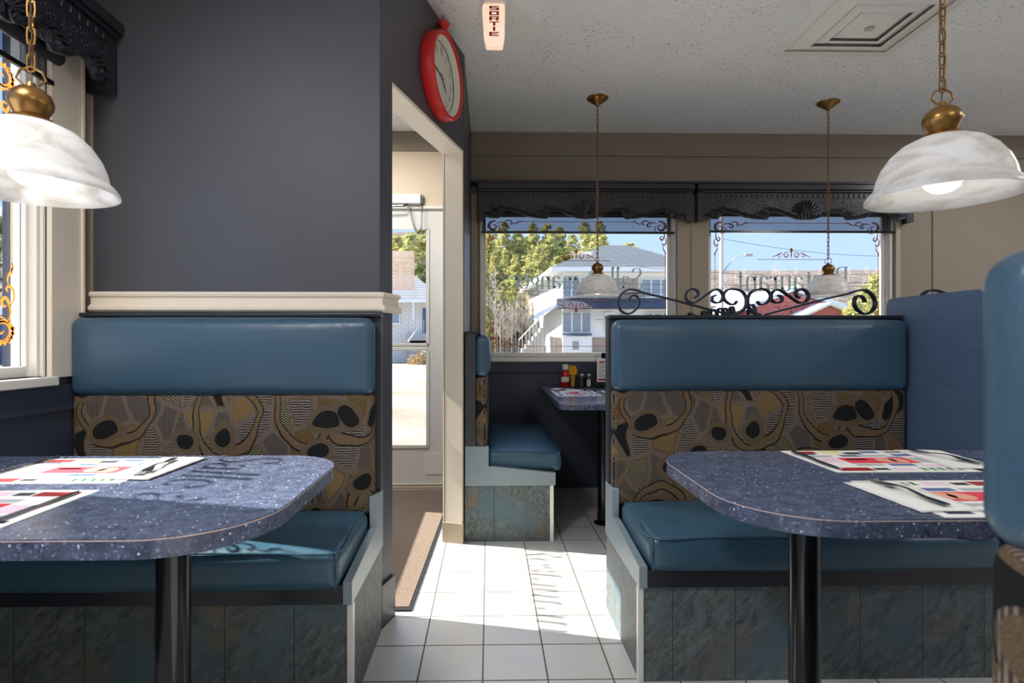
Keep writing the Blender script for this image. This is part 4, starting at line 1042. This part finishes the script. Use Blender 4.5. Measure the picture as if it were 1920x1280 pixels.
mb = MB(); mb.box(-.05, .05, -.0065, -.0058, .045, .058); mb.box(-.042, -.004, -.0065, -.0058, .166, .174)
for q in range(5): mb.box(-.038+.008*q, -.034+.008*q, -.0065, -.0058, .174, .180)
mb.build('red_print', 'dark_red', t)
mb = MB()
for q in range(9): mb.box(-.046, -.046+.03+.022*((q*7) % 3), -.0065, -.0058, .155-.0105*q, .158-.0105*q).box(.036, .046, -.0065, -.0058, .155-.0105*q, .158-.0105*q)
mb.box(.018, .046, -.0065, -.0058, .172, .178)
mb.build('text_lines', 'clock_ink', t)
MB().box(-.025, .025, -.010, .010, .198, .236).build('clip', 'black_metal', t, bevel=.003)

# ------------------------------------------------------------------ outside
def gz(x, y):
    b0 = -.15
    h = 0
    if y > 52: h += (1-math.exp(-((y-52)/45)))*24*max(.55, min(1, (30-x)/34))
    if y > 70: h += min(1, (y-70)/80)*9
    return b0+h+.25*math.sin(x*.11)*math.sin(y*.07)*(1 if y > 45 else 0)
mb = MB(); vs = []; fs = []; xs = [-140+8*i for i in range(46)]; ys = [-30, -10, 4.3, 12, 20, 30, 40, 46, 52, 57, 62, 68, 75, 82, 90, 100, 112, 126, 142, 160, 185, 215, 250]
for y in ys:
    for x in xs: vs.append((x, y, gz(x, y)))
n = len(xs)
for j in range(len(ys)-1):
    for i in range(n-1):
        a = j*n+i; fs.append((a, a+1, a+n+1, a+n)); mb.mi.append(0)
mb.v = vs; mb.f = fs
mb.mi = [1 if ys[j+1] > 57 else 0 for j in range(len(ys)-1) for i in range(n-1)]
o = mb.build('ground', ['ground', 'hill'], smooth=True); o['kind'] = 'structure'

def pane_win(mb_frame, parent, x0, x1, z0, z1, y, mull=1, nm='window'):
    f = MB(); f.box(x0, x1, y-.06, y, z0, z1); w = f.build(nm, 'siding', parent)
    p = MB(); st = (x1-x0)/(mull+1)
    for k in range(mull+1): p.box(x0+st*k+.06, x0+st*(k+1)-.06, y-.09, y-.05, z0+.08, z1-.08)
    p.build('pane', 'blue_pane', w)
# --- large white two-storey house
HY = 40.0
hs = empty('house', (wx(1055, HY), HY, -.15), 0, 'large white two storey house with grey hip roof and navy skirt roof', 'house')
XL = 0.0; XR = wx(1300, HY)-wx(1055, HY); bx, by = wx(992, 56)-wx(1055, HY), 16.0; zz = lambda py: wz(py, HY)+.15
foot = [(XL, 0), (XR, 0), (XR+1, 16), (bx, by)]
MB().prism(foot, 0, zz(503), 'z').build('wall', 'siding', hs)
MB().prism([(-.6, -.03), (XR, -.03), (XR, 0.02), (-.6, .02)], 0, zz(632), 'z').build('brick_base', 'tan_brick', hs)
# hip roof with overhang
ez = zz(503); rz_ = zz(453); R0 = [(-.9, -.9, ez), (XR+.9, -.9, ez), (XR+1.8, 17, ez), (bx-.9, by+.9, ez)]; rd = [(wx(1135, HY+6)-wx(1055, HY), 6.5, rz_+.9), (wx(1180, HY+6)-wx(1055, HY), 6.5, rz_+.9)]
mb = MB(); vs = R0+rd+[(x, y, z-.35) for x, y, z in R0]
mb.add(vs, [(0, 1, 5, 4), (1, 2, 5), (2, 3, 4, 5), (3, 0, 4)]); mb.k = 1; mb.add([R0[0], R0[1], R0[2], R0[3]]+[(x, y, z-.3) for x, y, z in R0], [(0, 1, 5, 4), (1, 2, 6, 5), (2, 3, 7, 6), (3, 0, 4, 7), (4, 5, 6, 7)])
mb.build('roof', ['roof_shingle', 'siding'], hs)
X = lambda px: wx(px, HY)-wx(1055, HY)
# navy skirt roof between the floors
mb = MB(); mb.add([(X(1042), -1.2, zz(579)), (XR, -1.2, zz(579)), (XR, -.1, zz(559)), (X(1044), -.1, zz(559)), (X(1042), 0, zz(579)), (XR, 0, zz(579))], [(0, 1, 2, 3), (0, 4, 5, 1), (0, 3, 4), (1, 5, 2)])
mb.build('skirt_roof', 'navy_shingle', hs)
for (a, b_, c_, d_, m_) in ((1055, 1104, 519, 558, 2), (1203, 1258, 522, 558, 2), (1054, 1108, 584, 624, 2), (1160, 1180, 584, 600, 0), (1210, 1258, 586, 615, 2)):
    pane_win(None, hs, X(a), X(b_), zz(d_), zz(c_), -.12, m_)
MB().box(X(1054), X(1108), -.5, -.1, zz(628), zz(625)).build('bay_sill', 'slat_blue', hs)
o = MB().box(X(1134), X(1150), -.16, -.05, zz(626), zz(585)).build('house_door', 'siding', hs); MB().box(X(1138), X(1147), -.2, -.15, zz(620), zz(590)).build('pane', 'blue_pane', o)
o = MB().box(X(1120), X(1140), -.14, -.05, zz(560), zz(520)).box(X(1145), X(1197), -.14, -.05, zz(560), zz(522)).build('balcony_wall', 'tan_brick', hs)
mb = MB()
for k in range(26): x = X(1118)+k*(X(1200)-X(1118))/25; mb.box(x-.02, x+.02, -1.25, -1.2, zz(566), zz(552))
mb.box(X(1118), X(1200), -1.27, -1.18, zz(552)-.03, zz(552)+.03); mb.build('balcony_railing', 'rubber', hs)
o = MB().box(X(1054), X(1109), -.35, -.02, .02, zz(630)).build('garage_door', 'siding', hs); MB().box(X(1073), X(1084), -.42, -.34, zz(655), zz(640)).build('pane', 'blue_pane', o)
MB().cyl((X(1122), -.5), .28, zz(595)-.2, zz(595)-.15).build('satellite_dish', 'concrete', hs)
# left side: eaves, awning, stairs
def side(px, Y): return (wx(px, Y)-wx(1055, HY), Y-HY)
mb = MB(); p0, p1 = side(1010, 48), side(1054, 40.2)
mb.add([(p0[0]-1.0, p0[1], zz(597)), (p1[0]-1.0, p1[1], zz(584)), (p1[0], p1[1], zz(564)), (p0[0], p0[1], zz(574))], [(0, 1, 2, 3)]); mb.build('awning', 'slat_blue', hs)
mb = MB()
for k in range(7): mb.box(-3.0+.28*k, -2.7+.28*k, 3, 5, 0, .32+.32*k)
mb.build('steps', 'concrete', hs)
mb = MB()
for k in range(8): mb.box(-3+.28*k, -2.97+.28*k, 3, 3.03, .3*k+.3, .3*k+1.3)
mb.tube([(-3, 3, 1.3), (-.9, 3, 3.5)], .04, 5); mb.build('stair_railing', 'siding', hs)

# --- white brick bungalow seen through the door glass
BYo = 32.; X2 = lambda px: wx(px, BYo); z2 = lambda py: wz(py, BYo)+.15
bu = empty('bungalow', (0, BYo, -.15), 0, 'low white brick bungalow with grey roof seen through the entrance door', 'house')
MB().box(-14, X2(815), 0, 9, 0, z2(563)).build('wall', 'white_brick', bu)
mb = MB(); a, b_, z = -14.6, X2(815)+.7, z2(563)
mb.add([(a, -.7, z), (b_, -.7, z), (b_, 9.7, z), (a, 9.7, z), (a+4, 4.5, z+2.0), (b_-2.5, 4.5, z+2.0)], [(0, 1, 5, 4), (1, 2, 5), (2, 3, 4, 5), (3, 0, 4), (0, 3, 2, 1)]); mb.build('roof', 'pale_shingle', bu)
MB().box(a, b_, -.75, -.68, z-.18, z+.02).build('fascia', 'siding', bu)
pane_win(None, bu, X2(728), X2(751), z2(608), z2(577), -.02, 0)
pane_win(None, bu, -11, -8, z2(608), z2(577), -.02, 1)
o = MB().box(X2(793), X2(806), -.08, 0, z2(625), z2(578)).build('house_door', 'slat_blue', bu)
mb = MB()
for k in range(5): mb.box(X2(772)+.0, X2(812), -1.8+.3*k, -1.5+.3*k, 0, .25*(k+1))
mb.box(X2(766), X2(812), -.6, 0, 0, z2(625)); mb.build('steps', 'concrete', bu)
mb = MB()
for k in range(7): mb.box(X2(774)+.14*k, X2(774)+.14*k+.02, -.62, -.6, z2(625), z2(600))
mb.tube([(X2(774), -.61, z2(600)), (X2(790), -.61, z2(600))], .02, 5).tube([(X2(792), -.6, z2(608)), (X2(774), -1.9, z2(640))], .03, 5); mb.box(X2(777), X2(780), -.7, -.64, z2(600), z2(563)); mb.build('stair_railing', 'siding', bu)

# --- red house beyond the Restaurant window
RYo = 44.; X3 = lambda px: wx(px, RYo)-wx(1490, RYo); z3 = lambda py: wz(py, RYo)+.15
rh = empty('house', (wx(1490, RYo), RYo, -.15), 0, 'red house with white trimmed gables and pale snowy roof', 'house')
MB().prism([(X3(1420), 0), (X3(1575), 0), (X3(1575), z3(575)), (X3(1492), z3(548)), (X3(1420), z3(575))], 0, 8).build('wall', 'red_siding', rh)
mb = MB()
for (xa, za, xb, zb) in ((X3(1405), z3(580), X3(1492), z3(544)), (X3(1492), z3(544), X3(1590), z3(580))):
    mb.prism([(xa, za), (xb, zb), (xb, zb+.35), (xa, za+.35)], -.5, 8.3)
mb.build('roof', 'siding', rh)
MB().prism([(X3(1488), 0), (X3(1572), 0), (X3(1572), z3(592)), (X3(1531), z3(577)), (X3(1488), z3(592))], -2, 0).build('porch_gable', 'red_siding', rh)
mb = MB()
for (xa, za, xb, zb) in ((X3(1480), z3(597), X3(1531), z3(574)), (X3(1531), z3(574), X3(1582), z3(597))):
    mb.prism([(xa, za), (xb, zb), (xb, zb+.2), (xa, za+.2)], -2.4, 0)
mb.build('porch_roof', 'siding', rh)
ch = empty('house', (wx(1400, 54), 54, -.15), 0, 'cream house with snowy roof left of the red house', 'house')
MB().box(-6.5, 3.2, 0, 8, 0, 4.6).build('wall', 'cream_siding', ch)
mb = MB(); mb.add([(-7, -.6, 4.6), (3.6, -.6, 4.6), (3.6, 8.6, 4.6), (-7, 8.6, 4.6), (-4, 4, 6.6), (1.2, 4, 6.6)], [(0, 1, 5, 4), (1, 2, 5), (2, 3, 4, 5), (3, 0, 4), (0, 3, 2, 1)]); mb.build('roof', 'snow', ch)
pane_win(None, ch, -4, -2, 1.2, 2.8, -.02, 1)
# --- grey building seen through the side window
gb = empty('shed', (-26.5, 30, -.15), .5, 'low grey building with snowy roof seen through the left side window', 'building')
MB().box(-6, 8, 0, 6, 0, 2.6).build('wall', 'slat_blue', gb)
MB().box(-6.4, 8.4, -.4, 6.4, 2.6, 3.1).build('roof', 'snow', gb)

# --- street pole and lamp
sp_ = empty('street_lamp', (wx(1356, 32), 32, -.15), 0, 'pale utility pole carrying a curved street light arm', 'street lamp')
MB().tube([(0, 0, 0), (0, 0, 8.6)], lambda q: .14-.04*q, 12).build('pole', 'pole_wood', sp_, smooth=True)
ar = smooth_pts([(.1, 0, wz(510, 32)+.15), (.35, 0, wz(498, 32)+.15), (.8, 0, wz(482, 32)+.15), (1.35, -.1, wz(476, 32)+.15)], 6)
MB().tube(ar, .035, 6).build('arm', 'concrete', sp_)
MB().pillow(1.3, 1.75, -.2, .0, wz(478, 32)+.1, wz(474, 32)+.15, .05, nseg=3).build('lamp_head', 'concrete', sp_, smooth=True)
for i, (y, za, zb, px0, px1) in enumerate(((31.6, 500, 506, 1200, 1760), (32.3, 520, 524, 880, 1760), (31.6, 530, 532, 880, 1700), (31.2, 545, 552, 880, 1500), (32.5, 446, 478, 1356, 1760), (30.8, 538, 536, 880, 1400))):
    a = Vector((wx(px0, y), y, wz(za, y))); b_ = Vector((wx(px1, y), y, wz(zb, y)))
    mb = MB(); mb.tube([a+(b_-a)*(k/16)-Vector((0, 0, .35*math.sin(PI*k/16))) for k in range(17)], .012, 4)
    tag(mb.build('power_line', 'rubber'), 'thin overhead cable strung past the street, %s' % ('just above the hills', 'second from the top', 'crossing the white house windows', 'lowest over the white house', 'highest, rising to the pole', 'short one by the white house')[i], 'cable', 'overhead cables')

# --- trees
def pine_mesh(seed, h, mat, w=.30, dens=1.):
    r = random.Random(seed); mb = MB()
    nl = 13; 
    for L in range(nl):
        t = L/(nl-1); z = h*(.06+.90*t); rad = h*w*(1-t)**.7+.2; k = int(3+8*(1-t))
        for q in range(k):
            a = r.random()*2*PI; d = rad*(.3+.7*math.sqrt(r.random())); c = (d*math.cos(a), d*math.sin(a), z+r.uniform(-.3, .3)); cr = h*.085*(1.1-.6*t)
            for j in range(int(34*dens)):
                v = Vector((r.gauss(0, 1), r.gauss(0, 1), r.gauss(0, .55))); v = v/ max(.4, v.length)*cr*r.uniform(.5, 1.25)
                p = Vector(c)+v; s = h*.030*r.uniform(.7, 1.6); e1 = Vector((r.gauss(0, 1), r.gauss(0, 1), r.gauss(0, .7))).normalized()*s; e2 = Vector((r.gauss(0, 1), r.gauss(0, 1), r.gauss(0, .7))).normalized()*s
                mb.add([p-e1, p+e2, p+e1], [(0, 1, 2)])
    return mb
def pine_proto(seed, h, mat, w):
    root = empty('pine_tree', (0, 0, 0), 0, 'x', 'tree', 'conifers beyond the street')
    mb = pine_mesh(seed, h, mat, w); me = bpy.data.meshes.new('foliage'); me.from_pydata(mb.v, [], mb.f); me.materials.append(M[mat])
    fo = bpy.data.objects.new('foliage', me); C.objects.link(fo); fo.parent = root
    MB().tube([(0, 0, -.5), (0, 0, h*.95)], lambda q: h*.012*(1-q)+.015, 6).build('trunk', 'bark', root)
    return root
def bare_proto(seed, h):
    root = empty('bare_tree', (0, 0, 0), 0, 'x', 'tree', 'leafless trees beyond the street')
    r = random.Random(seed); mb = MB(); mb2 = MB()
    mb.tube([(0, 0, -.3), (r.uniform(-.2, .2), r.uniform(-.2, .2), h*.5), (r.uniform(-.3, .3), 0, h)], lambda q: h*.011*(1-q)+.012, 5)
    def br(p, d, L, rad, lv):
        q = p+d*L; mb2.tube([p, p+d*L*.5+Vector((0, 0, L*.04)), q], lambda t: rad*(1-.6*t), 3, cap=False)
        if lv > 0:
            for _ in range(4):
                dd = (d+Vector((r.gauss(0, .5), r.gauss(0, .5), r.gauss(.15, .35)))).normalized(); br(p+d*L*r.uniform(.3, 1), dd, L*.58, rad*.6, lv-1)
    for k in range(16):
        z = h*(.22+.72*k/16); a = r.random()*2*PI; br(Vector((0, 0, z)), Vector((math.cos(a), math.sin(a), .9)).normalized(), h*.24*(1.1-z/h), h*.0045, 2)
    mb.build('trunk', 'birch', root); mb2.build('branches', 'birch', root)
    return root
pines = [pine_proto(1, 10, 'needles', .30), pine_proto(2, 12, 'needles', .25), pine_proto(3, 9, 'needles_dark', .26), pine_proto(4, 11, 'needles', .28)]
bares = [bare_proto(11, 8), bare_proto(12, 10), bare_proto(13, 7)]
used = set(); R = random.Random(77)
def plant(proto, x, y, s, label):
    if id(proto) not in used: used.add(id(proto)); o = proto; o['label'] = label; o.location = (x, y, gz(x, y)-.2)
    else: o = copy_tree(proto, None, label, (x, y, gz(x, y)-.2))
    o.rotation_euler.z = R.random()*6.28; o.scale = (s, s, s*R.uniform(.92, 1.12)); return o
# forest behind the white house
PL = 'yellow green pine in the wooded slope behind the white house'
for row, (Y, px0, px1, n_) in enumerate(((58, 880, 1010, 9), (64, 890, 1150, 12), (72, 880, 1200, 13), (84, 880, 1220, 13), (98, 900, 1220, 11))):
    for k in range(n_):
        px = px0+(px1-px0)*(k+R.uniform(-.35, .35))/(n_-1); y = Y+R.uniform(-3, 3); x = wx(px, y)
        if row == 0 and k > 3: s = .8
        else: s = 1.
        want = {0: 590 if px < 925 else 560, 1: 520, 2: 470, 3: 432+max(0, (px-1090))*.35, 4: 426+max(0, (px-1100))*.3}[row]+R.uniform(-8, 10)
        hgt = wz(want, y)-gz(x, y)
        p = pines[R.choice((0, 1, 3, 0, 1, 3, 2))] if row else pines[2]
        plant(p, x, y, max(.35, hgt/10.5), PL)
# trees behind the bungalow and left
for k in range(9):
    px = 690+(900-690)*k/8; y = 52+R.uniform(-3, 4); x = wx(px, y); want = 455+R.uniform(-12, 22)+(0 if px < 850 else 30)
    plant(pines[R.choice((0, 1, 2, 3))], x, y, (wz(want, y)-gz(x, y))/10.5, 'pine standing behind the white brick bungalow')
# side window trees (far left)
for k in range(7):
    y = 36+2*R.random(); x = -(y+8)*(.76+.03*k); plant(pines[(0, 2, 3)[k % 3]], x, y+8, 1.1+.1*R.random(), 'green pine seen through the left side window')
for k in range(7):
    y = 34; x = -(y+3)*(.77+.025*k); plant(bares[k % 3], x, y+3, .85+.15*R.random(), 'bare grey tree seen through the left side window')
# leafless birches left of the white house
for k in range(16):
    px = 918+5*k+R.uniform(-2, 2); y = 50+R.uniform(-3, 5); x = wx(px, y); plant(bares[R.randrange(3)], x, y, .62+.12*R.random(), 'bare pale birch left of the white house')
# leafless hillside beyond the Restaurant window
for k in range(64):
    px = 1190+R.random()*520; y = R.uniform(70, 110); x = wx(px, y)
    want = 512+(px-1328)*.07+R.uniform(-8, 20); s = max(.35, (wz(want, y)-gz(x, y))/8.5); plant(bares[R.randrange(3)], x, y, min(1.5, s), 'bare tree on the hillside beyond the Restaurant window')
y = 40; x = wx(1652, y); plant(pines[0], x, y, (wz(500, y)-gz(x, y))/10.3, 'pale pine at the right edge of the Restaurant window')
y = 38; x = wx(1612, y); plant(pines[3], x, y, (wz(560, y)-gz(x, y))/10.5, 'small pine beside the red house')
# tufty dry shrub by the bungalow steps
rs = MB(); r = random.Random(9)
for k in range(900):
    v = Vector((r.gauss(0, 1), r.gauss(0, 1), abs(r.gauss(0, 1)))); v = v/max(.6, v.length)*r.uniform(.3, .75); e1 = Vector((r.gauss(0, 1), r.gauss(0, 1), r.gauss(0, 1)))*.05; e2 = Vector((r.gauss(0, 1), r.gauss(0, 1), r.gauss(0, 1)))*.05
    rs.add([v-e1, v+e2, v+e1], [(0, 1, 2)])
o = rs.build('shrub', 'shrub'); o.location = (wx(790, 29.5), 29.5, -.15); tag(o, 'dry tan shrub at the foot of the bungalow steps', 'shrub')
